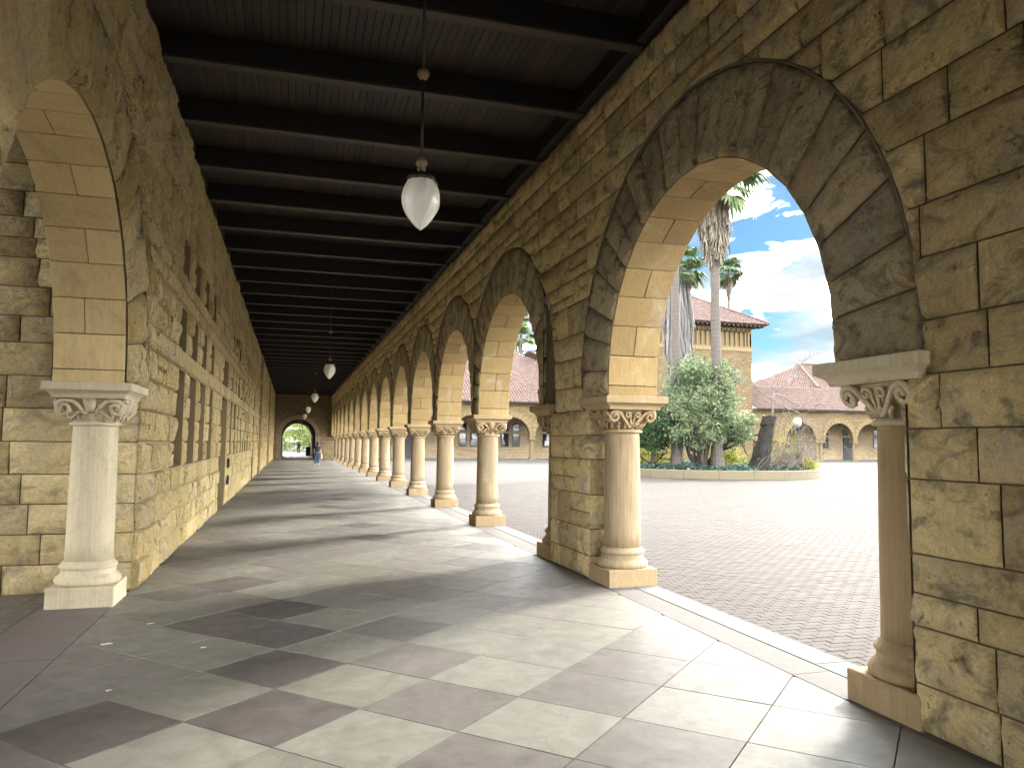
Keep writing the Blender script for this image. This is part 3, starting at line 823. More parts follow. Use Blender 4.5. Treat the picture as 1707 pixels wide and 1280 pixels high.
column(0, (3.865,3.93,0), 'column half hidden by the large stone pier that closes the view beside the open arch', (.395,.46), M_plinth, M_plinth)
column(2, (3.865,10.45,0), 'column on the far side of the second stone pier, mostly hidden by its rubble face', (.395,.42))
column(1, (-1.945,8.66,0), 'pale smooth column with scroll capital standing before the yellow rubble wall', (.40,.45), M_colpale, M_colpale)
ORD = ['first','second','third','fourth','fifth','sixth','seventh','eighth','ninth','tenth','eleventh','twelfth','last']
protos = [column(1, (3.865,COLS[0],0), 'x'), column(2, (3.865,COLS[1],0), 'x'), column(0, (3.865,COLS[2],0), 'x')]
for k, y in enumerate(COLS):
    o = protos[k] if k < 3 else copy_tree(protos[1+(k % 2)])
    o.location = (3.865, y, 0)
    o['label'] = f'{ORD[k]} slender sandstone column of the row beyond the stone pier' if k < 12 else 'last and smallest slender column of the row, next to the dark end wall'
for y, l_ in ((1.98,'column on the rear side of the near pier, behind the viewer'), (-2.48,'first column behind the viewer'), (-6.9,'second column behind the viewer'), (-11.3,'third column behind the viewer')):
    o = copy_tree(protos[1]); o.location = (3.865, y, 0); o['label'] = l_

# ------------------------------------------------------------------ left building wall
lw = thing('building_wall', 'yellow rock-faced sandstone wall with tiers of narrow deep windows along the walk', 'wall', (XL, 40, 0))
W_L, Z_A, Z_B, Z_C = .80, (1.27,2.69), (2.98,3.62), (4.07,4.66)
HOL = []; WIN = []
def tier(y, w, tiers=(Z_A, Z_B, Z_C)):
    for z in tiers: WIN.append((y, y+w, *z))
for k in range(4): tier(11.55+1.44*k, .94)
DOORS = [(18.75,20.5,0.0,2.69),(33.6,35.0,0.0,2.69)]
for d in DOORS: WIN.append((d[0],d[1],*Z_B))
for k in range(8): tier(21.3+1.4*k, .84)
for k in range(3): tier(35.8+1.35*k, .80)
for k in range(8): tier(42.3+1.4*k, .80)
for k in range(6): tier(56.4+1.4*k, .78)
VENT = [(20.75,20.95,.98,1.16),(20.75,20.95,.55,.72)]
HOL = WIN+DOORS
zlL = [0,.31,.63,.95,1.27,1.62,1.98,2.33,2.69,2.98,3.30,3.62,3.84,4.07,4.36,4.66,5.0,5.32,5.64,ZT+.02]
mapL = lambda s, t, d: (xl(t)+d, s, t)
AL = 6.42
items = []
wL = ring_warp([AL], RO_+.012)
for k in range(len(zlL)-1):
    z0, z1 = zlL[k], zlL[k+1]; band = z0 in (2.69, 3.62, 3.84)
    a0 = 9.185 if z1 <= 2.34 else (1.0 if z0 >= 2.6 else 8.4)
    for (s0,s1,t0,t1) in course_layout(a0, YEND, z0, z1, .34 if not band else .6, .85 if not band else 1.35, HOL, .12 if not band else 0):
        if t1 > 2.3 and in_ring([AL], s0,s1,t0,t1,RO_+.02): continue
        sd_ += 1
        mb = rock(s0,s1,t0,t1,mapL,rng.random(), (.072 if s0 < 11.0 else .05) if not (11.0 < s0 < 17.5 and 1.2 < t0 < 4.7) else .036, rng.uniform(.008,.035) if not band else .03, wL if s0 < 10 else None, seed=sd_, cell=.15, flip=True, edge=.022, fine=(s0 < 16 and s1 > 5.5))
        if mb: items.append((importance(mb)*(2.0 if s0 < 12 else 1), mb))
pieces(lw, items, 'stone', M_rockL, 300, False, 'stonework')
vi = voussoirs(AL, XL+.02, -1, 3.0, 15, .075)
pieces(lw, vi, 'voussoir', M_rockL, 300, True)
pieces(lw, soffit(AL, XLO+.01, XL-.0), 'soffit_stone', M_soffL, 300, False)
hood(AL, XL+.02, -1, 3.0).build('hood_moulding', M_hood, lw)
# backing masonry with real recesses
c = MB(); xi = XL-.009
def left_core():
    ys = sorted({9.22, YEND} | {v for h in HOL for v in h[:2]}); 
    for a, b in zip(ys[:-1], ys[1:]):
        hs = sorted([h for h in HOL if h[0] <= a+1e-6 and h[1] >= b-1e-6], key=lambda h: h[2]); z = -.03
        for h in hs:
            if h[2] > z+.01: c.add([(xi,a,z),(xi,b,z),(xi,b,h[2]),(xi,a,h[2])], [(0,1,2,3)])
            z = h[3]
        c.add([(xi,a,z),(xi,b,z),(xi,b,ZT+.35),(xi,a,ZT+.35)], [(0,1,2,3)])
left_core()
c.build('masonry_core', M_mortarL, lw)
c2 = MB(); rin = RA+.05
core_with_arches(c2, XLO+.02, xi, -14, 9.22, [AL], ZT+.35)
c2.box(XLO+.02, xi, -14, AL-RA-.78, -.03, ZS-.13)
c2.build('arch_core', M_mortar, lw)
DEP = .42
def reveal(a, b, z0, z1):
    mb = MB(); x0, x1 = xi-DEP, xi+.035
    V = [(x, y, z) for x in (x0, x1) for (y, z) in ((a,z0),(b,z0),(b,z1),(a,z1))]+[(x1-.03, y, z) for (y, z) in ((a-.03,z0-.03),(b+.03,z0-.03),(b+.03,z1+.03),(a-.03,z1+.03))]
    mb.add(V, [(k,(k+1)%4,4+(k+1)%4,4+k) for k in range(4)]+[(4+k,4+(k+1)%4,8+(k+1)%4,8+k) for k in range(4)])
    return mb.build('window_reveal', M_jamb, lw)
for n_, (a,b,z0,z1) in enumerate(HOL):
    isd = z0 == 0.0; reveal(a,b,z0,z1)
    f_ = MB(); x0 = xi-DEP+.08
    for (p,q,u,v) in ((a,a+.06,z0,z1),(b-.06,b,z0,z1),(a+.06,b-.06,z0,z0+.07),(a+.06,b-.06,z1-.07,z1)): f_.box(x0,x0+.06,p,q,u,v)
    fo = f_.build('window_frame' if not isd else 'door_frame', M_frame, lw)
    g_ = MB(); g_.box(x0+.01,x0+.03,a+.06,b-.06,z0+.07,z1-.07)
    g_.build('pane' if not isd else 'door_leaf', M_glass if not isd else M_door, fo)
for (a,b,z0,z1) in VENT:
    mb = MB(); x0 = xl(z0)+.05
    mb.box(x0,x0+.05,a-.03,a,z0-.03,z1+.03); mb.box(x0,x0+.05,b,b+.03,z0-.03,z1+.03); mb.box(x0,x0+.05,a,b,z1,z1+.03); mb.box(x0,x0+.05,a,b,z0-.03,z0)
    mb.box(x0,x0+.012,a,b,z0,z1); mb.build('vent', M_black, lw)
mb = MB(); mb.box(XL-.02, XL+.16, 39.6, 40.4, 0, ZT, .02); mb.build('pilaster', M_soff, lw)
mb = MB(); mb.box(XL-.02, XL+.16, 54.3, 55.1, 0, ZT, .02); mb.build('pilaster', M_soff, lw)

# passage behind the left arch
pw = thing('passage_wall', 'dim stone wall inside the side passage behind the pale column', 'wall', (-5, 9.2, 0))
items = []
for k in range(len(zlL)-1):
    for (s0,s1,t0,t1) in course_layout(-9.2, XL+.012, zlL[k], zlL[k+1], .4, .9, (), .2):
        sd_ += 1; mb = rock(s0,s1,t0,t1,lambda s,t,d: (s, 9.2-d, t), rng.random(), .022, .01, None, seed=sd_)
        if mb: items.append((importance(mb), mb))
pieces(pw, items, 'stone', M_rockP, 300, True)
c = MB(); c.box(-9.4, XL-.021, 9.215, 9.9, -.03, 6.4); c.build('masonry_core', M_mortar, pw)
# rest of the passage: near wall, boarded ceiling; end left open for sky light
c = MB(); c.box(-9.4, XLO+.02, 3.0, 3.6, -.03, 6.4)
pn = thing('passage_shell', 'plain stone near wall and boarded ceiling of the open-ended side passage', 'wall', (-9, 6, 0)); c.build('wall', M_ash, pn)
c = MB(); c.box(-9.4, XLO, 3.6, 9.2, 5.9, 6.2); c.build('ceiling', M_board, pn)

# ------------------------------------------------------------------ timber ceiling
ce = thing('timber_ceiling', 'dark boarded timber ceiling with deep cross joists over the walk', 'ceiling', (.95, 35, ZT))
items = []; nb = 57; bw = (3.60+1.66)/nb
for s in range(23):
    y0, y1 = -5+3.508*s, -5+3.508*(s+1)-.004
    for k in range(nb):
        x0 = -1.66+bw*k; z = 6.285+rng.uniform(-.004,.004); b_ = .006; mb = MB(); off = rng.uniform(-.0,.0)
        V = [(x0+.001,y0,z+.02),(x0+.001,y0,z+b_),(x0+b_,y0,z),(x0+bw-b_,y0,z),(x0+bw-.001,y0,z+b_),(x0+bw-.001,y0,z+.02)]
        V += [(p[0],y1,p[2]) for p in V]
        mb.add(V, [(j,j+6,j+7,j+1) for j in range(5)]+[(0,1,2,3,4,5),(11,10,9,8,7,6)], rng.random())
        c_ = ((x0+bw/2), (y0+y1)/2, z)
        items.append((pxm(*c_) if y1 > 5.2 and y0 < 30 else 0, mb))
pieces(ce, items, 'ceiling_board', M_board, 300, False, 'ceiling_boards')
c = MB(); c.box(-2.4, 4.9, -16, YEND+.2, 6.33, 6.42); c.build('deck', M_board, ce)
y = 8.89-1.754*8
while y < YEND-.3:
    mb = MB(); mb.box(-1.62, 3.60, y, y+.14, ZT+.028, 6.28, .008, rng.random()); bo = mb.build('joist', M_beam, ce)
    mb = MB(); mb.box(-1.60, 3.56, y-.004, y+.144, ZT, ZT+.027, .006, rng.random()); mb.build('joist_soffit', M_beamcap, bo)  # thin strip added below each joist, coloured as its lit underside
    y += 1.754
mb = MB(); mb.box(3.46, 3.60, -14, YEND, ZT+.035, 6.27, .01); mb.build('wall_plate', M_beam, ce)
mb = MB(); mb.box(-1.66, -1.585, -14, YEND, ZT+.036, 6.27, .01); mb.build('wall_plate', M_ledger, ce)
# arcade roof, keeps the sky off the ceiling
bb = thing('upper_building', 'upper stone storey and roof above the covered walk', 'wall', (-5, 30, 6.5))
mb = MB(); mb.box(-9.9,-3.0,-16,YEND,6.45,12); mb.build('wall', M_ash, bb)

mb = MB(); V = [(-4,-16,9.6),(5.0,-16,6.46),(5.0,YEND,6.46),(-4,YEND,9.6)]; mb.add(V+[(p[0],p[1],p[2]+.12) for p in V], [(3,2,1,0),(4,5,6,7),(0,1,5,4),(1,2,6,5),(2,3,7,6),(3,0,4,7)]); mb.build('roof_slope', M_roofbed, bb)
# ------------------------------------------------------------------ pendant lamps
def pendant():
    t_ = thing('pendant_lamp', 'x', 'pendant lamp', (0,0,0), 'white teardrop lamps hanging along the ceiling')
    z0 = 3.40
    mb = MB(); n = 48; prof = []
    for k in range(25):
        f_ = k/24; zz_ = .0+.43*f_
        if f_ < .62: r = .158*math.sin(f_/.62*math.pi/2)**.80
        else: q = (f_-.62)/.38; r = .158-.058*q**2.0
        prof.append((max(r,.004), z0+zz_))
    mb.lathe(prof,0,0,n,lambda r,z,a: r*(1+.026*math.cos(12*a-(z-z0)*24)*min(1,r/.06)))
    mb_local(mb,'globe',M_opal,t_,True)
    mb = MB(); mb.lathe([(.085,z0+.40),(.118,z0+.412),(.122,z0+.428),(.112,z0+.452),(.06,z0+.47),(.028,z0+.485),(.026,z0+.50)],0,0,28); mb_local(mb,'collar',M_bronze,t_,True)
    for k in range(3):
        a = k*2.1; mb = MB(); mb.tube([(.118*math.cos(a),.118*math.sin(a),z0+.42),(.135*math.cos(a),.135*math.sin(a),z0+.415),(.14*math.cos(a),.14*math.sin(a),z0+.40)],.008,6); mb_local(mb,'thumb_screw',M_brass,t_,True)
    mb = MB(); mb.lathe([(.014,z0+.49),(.03,z0+.505),(.036,z0+.525),(.026,z0+.54),(.046,z0+.552),(.05,z0+.572),(.04,z0+.595),(.02,z0+.612),(.013,z0+.63)],0,0,20); mb_local(mb,'finial',M_brass,t_,True)
    mb = MB(); mb.tube([(0,0,z0+.61),(0,0,z0+1.32)],.013,10); mb.tube([(0,0,z0+1.36),(0,0,6.28)],.0125,10); mb_local(mb,'rod',M_bronze,t_,True)
    mb = MB(); mb.lathe([(.013,z0+1.29),(.03,z0+1.30),(.05,z0+1.325),(.054,z0+1.345),(.045,z0+1.37),(.02,z0+1.385),(.013,z0+1.39)],0,0,20); mb_local(mb,'ball_joint',M_brass,t_,True)
    mb = MB(); mb.lathe([(.03,6.20),(.06,6.215),(.07,6.25),(.072,6.28)],0,0,20); mb_local(mb,'ceiling_rose',M_bronze,t_,True)
    return t_
LY = [6.05, 21.6, 35.2, 48.8, 62.0]; lp = pendant()
LL = ['largest and nearest white ribbed glass teardrop lamp on a dark rod','second white teardrop lamp down the walk, small under the joists','third white teardrop lamp down the walk','fourth white teardrop lamp down the walk, tiny above the end arch','fifth and smallest white teardrop lamp, just above the end arch']
for k, y in enumerate(LY):
    o = lp if k == 0 else copy_tree(lp); o.location = (.97, y, 0); o['label'] = LL[k]

# ------------------------------------------------------------------ end wall with vaulted passage
ew = thing('end_building', 'dark stone end wall pierced by a vaulted archway at the end of the walk', 'building', (.6, YEND, 0))
EX, EZ, ER = .62, 2.15, 1.56
def wall_arch(mb, x0, x1, ztop, y, ydep, cx_, cz_, r, n=20):
    for (yy, fl) in ((y, False), (y+ydep, True)):
        def fc(p):
            v = [(q[0], yy, q[1]) for q in p]; mb.add(v[::-1] if fl else v, [tuple(range(len(v)))])
        fc([(x0,-.04),(cx_-r,-.04),(cx_-r,ztop),(x0,ztop)]); fc([(cx_+r,-.04),(x1,-.04),(x1,ztop),(cx_+r,ztop)])
        for k in range(n):
            a0, a1 = math.pi*k/n, math.pi*(k+1)/n
            p0 = (cx_-r*math.cos(a0), cz_+r*math.sin(a0)); p1 = (cx_-r*math.cos(a1), cz_+r*math.sin(a1)); fc([p0,p1,(p1[0],ztop),(p0[0],ztop)])
    for k in range(n):
        a0, a1 = math.pi*k/n, math.pi*(k+1)/n
        p0 = (cx_-r*math.cos(a0), cz_+r*math.sin(a0)); p1 = (cx_-r*math.cos(a1), cz_+r*math.sin(a1))
        mb.add([(p0[0],y,p0[1]),(p1[0],y,p1[1]),(p1[0],y+ydep,p1[1]),(p0[0],y+ydep,p0[1])], [(0,1,2,3)])
    for s_ in (-1,1): mb.add([(cx_+s_*r,y,-.04),(cx_+s_*r,y,cz_),(cx_+s_*r,y+ydep,cz_),(cx_+s_*r,y+ydep,-.04)], [(0,1,2,3)])
    mb.box(x0,x1,y+.01,y+ydep-.01,ztop,ztop+.3)
M_endash = mat_ashlar('weathered_end_ashlar', (.21,.155,.085), (.27,.20,.11), (.10,.075,.045))
mb = MB(); wall_arch(mb, -6, 8, 9.0, YEND, 19, EX, EZ, ER); mb.build('wall', M_endash, ew)
for (rr, w_, d_) in ((1.56,.13,.10),(1.75,.16,.06)):
    mb = MB(); n = 28; V = []; Fc = []
    for k in range(n+1):
        a = math.pi*k/n
        for (r_, dd) in ((rr+.004,0),(rr+.004,d_),(rr+w_,d_),(rr+w_,0)): V.append((EX-r_*math.cos(a), YEND-dd-.002, EZ+r_*math.sin(a)))
    for k in range(n):
        for j in range(3): a=k*4+j; Fc.append((a,a+1,a+5,a+4))
    mb.add(V,Fc)
    for s_ in (-1,1):
        xa, xb = sorted((EX+s_*(rr+.004), EX+s_*(rr+w_))); mb.box(xa,xb,YEND-d_-.002,YEND-.002,0,EZ)
    mb.build('arch_moulding', M_mould, ew)
for s_ in (-1,1):
    mb = MB(); xa, xb = sorted((EX+s_*1.48, EX+s_*2.0)); mb.box(xa,xb,YEND-.16,YEND+.2,EZ-.14,EZ,.02); mb.build('impost', M_mould, ew)
g = MB(); g.add([(-9,110,-.018),(9,110,-.018),(9,260,-.018),(-9,260,-.018)], [(0,1,2,3)]); g.build('far_path', M_pave, kind='structure')

# ------------------------------------------------------------------ far court buildings
def in_poly(p, poly):
    c_ = False; n = len(poly)
    for i in range(n):
        a, b = poly[i-1], poly[i]
        if (a[1] > p[1]) != (b[1] > p[1]) and p[0] < (b[0]-a[0])*(p[1]-a[1])/(b[1]-a[1])+a[0]: c_ = not c_
    return c_
def tiled_plane(origin, du, dv, poly, parent, tw=.30, th=.42, name='roof_tiles'):
    """barrel tiles on a roof plane: du along the eave, dv up the slope, poly in (u,v)"""
    o_, du, dv = Vector(origin), Vector(du).normalized(), Vector(dv).normalized(); nn = du.cross(dv).normalized()
    if nn.z < 0: nn = -nn
    bed = MB(); bed.add([o_+du*p[0]+dv*p[1] for p in poly], [tuple(range(len(poly)))]); bed.build('roof', M_roofbed, parent)
    mb = MB(); us = [p[0] for p in poly]; vs = [p[1] for p in poly]
    u = min(us)
    while u < max(us):
        v = min(vs)-.12; ph = rng.uniform(-.012,.012)
        while v < max(vs):
            if in_poly((u+tw/2, max(v+.14,min(vs)+.01)), poly):
                V = []; tn = .25+.5*rng.random()
                for (vv, hh, ww) in ((v+ph,.115,.135),(v+th+.03+ph,.075,.115)):
                    for k in range(5):
                        a = math.pi*k/4; V.append(o_+du*(u+tw/2-ww*math.cos(a))+dv*vv+nn*(.02+hh*math.sin(a)))
                mb.add(V, [(k,k+1,k+6,k+5) for k in range(4)]+[(4,3,2,1,0)], tn)
            v += th
        u += tw
    mb.build(name, M_roof, parent, kind='stuff')
def far_arcade(parent, yf, x0, x1, zt, centres, back, cols, wallmat):
    """arcade front with arch rings, columns and a back wall with windows"""
    mb = MB(); cs = sorted(centres); x = x0; r = 1.93
    def face(p): mb.add([(q[0],yf,q[1]) for q in p], [tuple(range(len(p)))])
    for c_ in cs:
        if c_-r > x+.001: face([(x,2.2),(c_-r,2.2),(c_-r,zt),(x,zt)])
        n = 14
        for k in range(n):
            a0, a1 = math.pi*k/n, math.pi*(k+1)/n
            p0 = (c_-r*math.cos(a0), ZS+r*math.sin(a0)); p1 = (c_-r*math.cos(a1), ZS+r*math.sin(a1)); face([p0,p1,(p1[0],zt),(p0[0],zt)])
            mb.add([(p0[0],yf,p0[1]),(p1[0],yf,p1[1]),(p1[0],yf+.6,p1[1]),(p0[0],yf+.6,p0[1])], [(0,1,2,3)])
        for s_ in (-1,1): mb.add([(c_+s_*r,yf,2.2),(c_+s_*r,yf,ZS),(c_+s_*r,yf+.6,ZS),(c_+s_*r,yf+.6,2.2)], [(0,1,2,3)])
        x = c_+r
    if x1 > x: face([(x,2.2),(x1,2.2),(x1,zt),(x,zt)])
    mb.build('wall', wallmat, parent)
    for c_ in cs:
        for k in range(15):
            a0, a1 = math.pi*k/15+.012, math.pi*(k+1)/15-.012; v = MB(); pr = rng.uniform(.05,.09); V = []
            for dd in (0, pr):
                for (rr, a) in ((1.94,a0),(1.94,a1),(2.52+rng.uniform(-.03,.05),a1),(2.52,a0)):
                    px_ = c_-rr*math.cos(a); px_ = min(max(px_, c_-2.2), c_+2.2); V.append((px_, yf-dd, ZS+rr*math.sin(a)))
            v.add(V, [(4,5,6,7),(0,1,5,4),(1,2,6,5),(2,3,7,6),(3,0,4,7)], rng.random()); v.build('voussoir', M_smoothfar, parent)
    mb = MB(); mb.box(x0,x1,back,back+.4,-.05,zt); mb.box(x0,x1,yf+.61,back,zt-.2,zt); mb.build('back_wall', M_ashin, parent)
    mb = MB(); mb.box(x0,x1,yf-.5,back,-.054,.02); mb.build('platform', M_strip, parent)
    for (cx_, dbl) in cols:
        for dx_ in ((-.27,.27) if dbl else (0,)):
            cm = MB(); xx, yy = cx_+dx_, yf+.3
            cm.box(xx-.27,xx+.27,yy-.27,yy+.27,0,.2); cm.lathe([(.28,.2),(.25,.38),(.2,.42),(.19,1.8),(.22,1.82),(.30,2.05)],xx,yy,12)
            cm.box(xx-.36,xx+.36,yy-.36,yy+.36,2.05,2.21); cm.build('column', M_smoothfar, parent, smooth=False)
def far_window(parent, x0, x1, z0, z1, y):
    f_ = MB(); 
    for (a,b,u,v) in ((x0,x0+.07,z0,z1),(x1-.07,x1,z0,z1),(x0+.07,x1-.07,z0,z0+.07),(x0+.07,x1-.07,z1-.07,z1),(x0+.07,x1-.07,(z0+z1)/2-.03,(z0+z1)/2+.03)): f_.box(a,b,y-.07,y-.01,u,v)
    fo = f_.build('window', M_black, parent); g_ = MB(); g_.box(x0+.07,x1-.07,y-.035,y-.015,z0+.07,z1-.07); g_.build('pane', M_glass, fo)
def far_surround(parent, x0, x1, z0, z1, y):
    s = MB(); s.box(x0-.2,x0,y-.10,y-.005,z0-.2,z1+.2); s.box(x1,x1+.2,y-.10,y-.005,z0-.2,z1+.2); s.box(x0,x1,y-.10,y-.005,z1,z1+.2); s.box(x0,x1,y-.10,y-.005,z0-.2,z0); s.build('window_surround', M_smoothfar, parent)

# building at the end of the court, seen through the second arch
lb = thing('court_building', 'sandstone building with red tiled hip roof, seen through the smaller second arch', 'building', (18, YEND, 0))
LC = [23.65-4.417*k for k in range(-2, 4)]
far_arcade(lb, YEND, 8.2, 37.0, 5.9, [x-2.2085 for x in LC]+[LC[0]+2.2085], YEND+5, [(x, False) for x in LC], M_ash)
for k in range(-2, 4):
    xc = (23.65-4.417*k-2.2085)*1.062
    if k == 2:
        mb = MB(); mb.box(11.2,12.3,YEND+4.94,YEND+4.99,0,2.6); mb.build('door', M_door, lb)
    else:
        for dx_ in (-.62,.62):
            far_window(lb, xc+dx_-.42, xc+dx_+.42, 1.28, 2.72, YEND+5); far_window(lb, xc+dx_-.42, xc+dx_+.42, 2.95, 3.75, YEND+5)
sl_ = Vector((0,12,6.6))
tiled_plane((8.0,72.4,5.85),(1,0,0),sl_,[(0,0),(30,0),(16.9,13.4),(2,13.4)],lb)
mb = MB(); mb.box(8.0,38,72.3,72.5,5.72,5.84); mb.build('gutter', M_door, lb)
tiled_plane((38,72.4,5.85),(0,1,0),Vector((-12,0,6.6)),[(0,0),(23,0),(13,13.4),(10,13.4)],lb,.34,.42)

# tower
tw = thing('stone_tower', 'square sandstone tower with red hip roof and blind arcade under its eaves', 'tower', (43, 78, 0))
X0, X1, Y0, Y1 = 37.2, 48.95, 72.0, 83.7
mb = MB(); mb.box(X0,X1,Y0,Y1,-.05,12.0); mb.build('wall', M_ash, tw)
mb = MB(); mb.box(X0+.25,X1-.25,Y0+.25,Y1-.25,12.0,14.75); mb.build('frieze_wall', M_smoothfar, tw)
mb = MB(); mb.box(X0-.12,X1+.12,Y0-.12,Y1+.12,12.0,12.18); mb.box(X0-.05,X1+.05,Y0-.05,Y1+.05,12.18,12.42); mb.box(X0-.12,X1+.12,Y0-.12,Y1+.12,12.42,12.58); mb.build('string_course', M_smoothfar, tw)
mb = MB()
for k in range(48): mb.box(X0+.08+.245*k,X0+.20+.245*k,Y0-.12,Y0-.055,12.19,12.41)
mb.build('dentils', M_plinth, tw)
for k in range(20):
    x = X0+.12+.605*k; mb = MB(); mb.box(x-.09,x+.09,Y0,Y0+.25,12.58,14.0); mb.box(x-.12,x+.12,Y0-.03,Y0+.25,14.0,14.12); mb.build('colonnette', M_smoothfar, tw)
for k in range(19):
    x = X0+.12+.605*k+.3025; mb = MB()
    for j in range(8):
        a0, a1 = math.pi*j/8, math.pi*(j+1)/8; r = .2125
        p0 = (x-r*math.cos(a0),14.12+r*math.sin(a0)); p1 = (x-r*math.cos(a1),14.12+r*math.sin(a1))
        mb.add([(p0[0],Y0,p0[1]),(p1[0],Y0,p1[1]),(p1[0],Y0,14.5),(p0[0],Y0,14.5)], [(0,1,2,3)]); mb.add([(p0[0],Y0,p0[1]),(p1[0],Y0,p1[1]),(p1[0],Y0+.25,p1[1]),(p0[0],Y0+.25,p0[1])], [(0,1,2,3)])
    mb.build('blind_arch', M_smoothfar, tw)
mb = MB(); mb.box(X0-.02,X1+.02,Y0-.02,Y1+.02,14.5,14.8); mb.box(X1-.45,X1,Y0,Y1,12.58,14.5); mb.build('eaves_band', M_smoothfar, tw)
mb = MB(); mb.box(X0-1.2,X1+1.2,Y0-1.2,Y1+1.2,14.82,14.98); mb.build('soffit', M_ledger, tw)
mb = MB()
for k in range(26):
    x = X0-1.1+.545*k; mb.box(x,x+.14,Y0-1.15,Y0,14.66,14.82)
mb.build('rafter_ends', M_frame, tw)
cxm, cym, zap = (X0+X1)/2, (Y0+Y1)/2, 19.5
hw = (X1-X0)/2+1.35
for (o_, du, dv) in (((X0-1.35,Y0-1.35,15.0),(1,0,0),(0,hw,zap-15.0)),((X1+1.35,Y0-1.35,15.0),(0,1,0),(-hw,0,zap-15.0))):
    Ls = math.hypot(hw, zap-15.0); tiled_plane(o_, du, dv, [(0,0),(2*hw,0),(hw,Ls)], tw, .32, .45)
mb = MB(); mb.tube([(X1+1.35,Y0-1.35,15.08),(cxm,cym,zap+.08)],.16,6); mb.build('hip_ridge', M_roof, tw)
for x in (41.45, 42.9, 44.2):
    mb = MB(); mb.box(x,x+.34,Y0-.02,Y0+.01,9.9,11.3); mb.build('slit_window', M_door, tw)

# right wing
rb = thing('right_wing', 'long sandstone wing with arcade and red tiled roof to the right of the tower', 'building', (60, 72, 0))
RC = [55.2, 60.36, 64.78, 69.2, 73.6]
far_arcade(rb, 72.0, 49.0, 90, 5.75, RC, 77, [(57.75,True),(62.57,False),(66.98,False),(71.4,False),(52.8,True)], M_ash)
for xc in (57.7,62.0,66.0,70.5):
    for dx_ in (-.55,.55): far_window(rb, xc+dx_-.38, xc+dx_+.38, 1.4, 2.75, 77); far_window(rb, xc+dx_-.38, xc+dx_+.38, 2.95, 3.7, 77)
mb = MB(); mb.box(65.05,66.25,76.93,76.98,0,2.7); mb.build('door', M_door, rb)
mb = MB(); mb.box(49,90,71.25,71.4,5.62,5.76); mb.build('gutter', M_door, rb)
tiled_plane((49.0,71.3,5.75),(1,0,0),(0,12.7,6.65),[(0,0),(41,0),(41,14.3),(15.3,14.3),(12.6,6.3),(0,6.3)],rb,.30,.42)
hA, hB, hC = Vector((61.6,76.9,8.68)), Vector((64.3,84.0,12.4)), Vector((54.5,84.0,8.7))
hu = (hC-hA).normalized(); hk = (hB-hA).dot(hu); hv = (hB-hA)-hu*hk
tiled_plane(hA, hu, hv, [(0,0),((hC-hA).length,0),(hk,hv.length)], rb, .30, .42)
mb = MB(); mb.tube([(61.6,76.9,8.8),(64.3,84.0,12.5)],.17,6); mb.build('hip_ridge', M_roof, rb)
mb = MB(); mb.tube([(64.3,84.0,12.5),(90,84.0,12.5)],.17,6); mb.build('ridge', M_roof, rb)

# ------------------------------------------------------------------ planter and its plants
PC, PR = (23.15, 38.8), 6.2
pk = thing('planter_kerb', 'low round stone kerb round the planted bed in the courtyard', 'planter', (PC[0],PC[1],-.05))
for k in range(22):
    a0, a1 = 2*math.pi*k/22+.0015, 2*math.pi*(k+1)/22-.0015; mb = MB(); V = []
    prof = [(PR-.32,-.05),(PR-.32,.36),(PR-.29,.385),(PR-.03,.385),(PR,.355),(PR,-.05)]
    n = 4
    for j in range(n+1):
        a = a0+(a1-a0)*j/n
        for (r_, z_) in prof: V.append((PC[0]+r_*math.cos(a), PC[1]+r_*math.sin(a), z_))
    Fc = [tuple(range(5,-1,-1)), tuple(range(n*6,n*6+6))]
    for j in range(n):
        for i in range(5): a=j*6+i; Fc.append((a,a+6,a+7,a+1))
    mb.add(V,Fc,rng.random()); mb.build('kerb_stone', M_curb, pk)
mb = MB(); V = [(PC[0]+(PR-.3)*math.cos(2*math.pi*k/40), PC[1]+(PR-.3)*math.sin(2*math.pi*k/40), .30) for k in range(40)]
mb.poly(V); mb.build('planting_soil', M_soil, kind='structure')
# ivy
n = 9000; a = nrg.random(n)*2*math.pi; r = (PR-.38)*np.sqrt(.30+.70*nrg.random(n))
P = np.stack([PC[0]+r*np.cos(a), PC[1]+r*np.sin(a), .32+.30*nrg.random(n)*(1-.35*(r/PR)**6)+.12*np.sin(a*9)*np.cos(r*2)], axis=1)
ivy = quads('ivy_groundcover', leaves(P, .14, .85), M_ivy, kind='stuff')

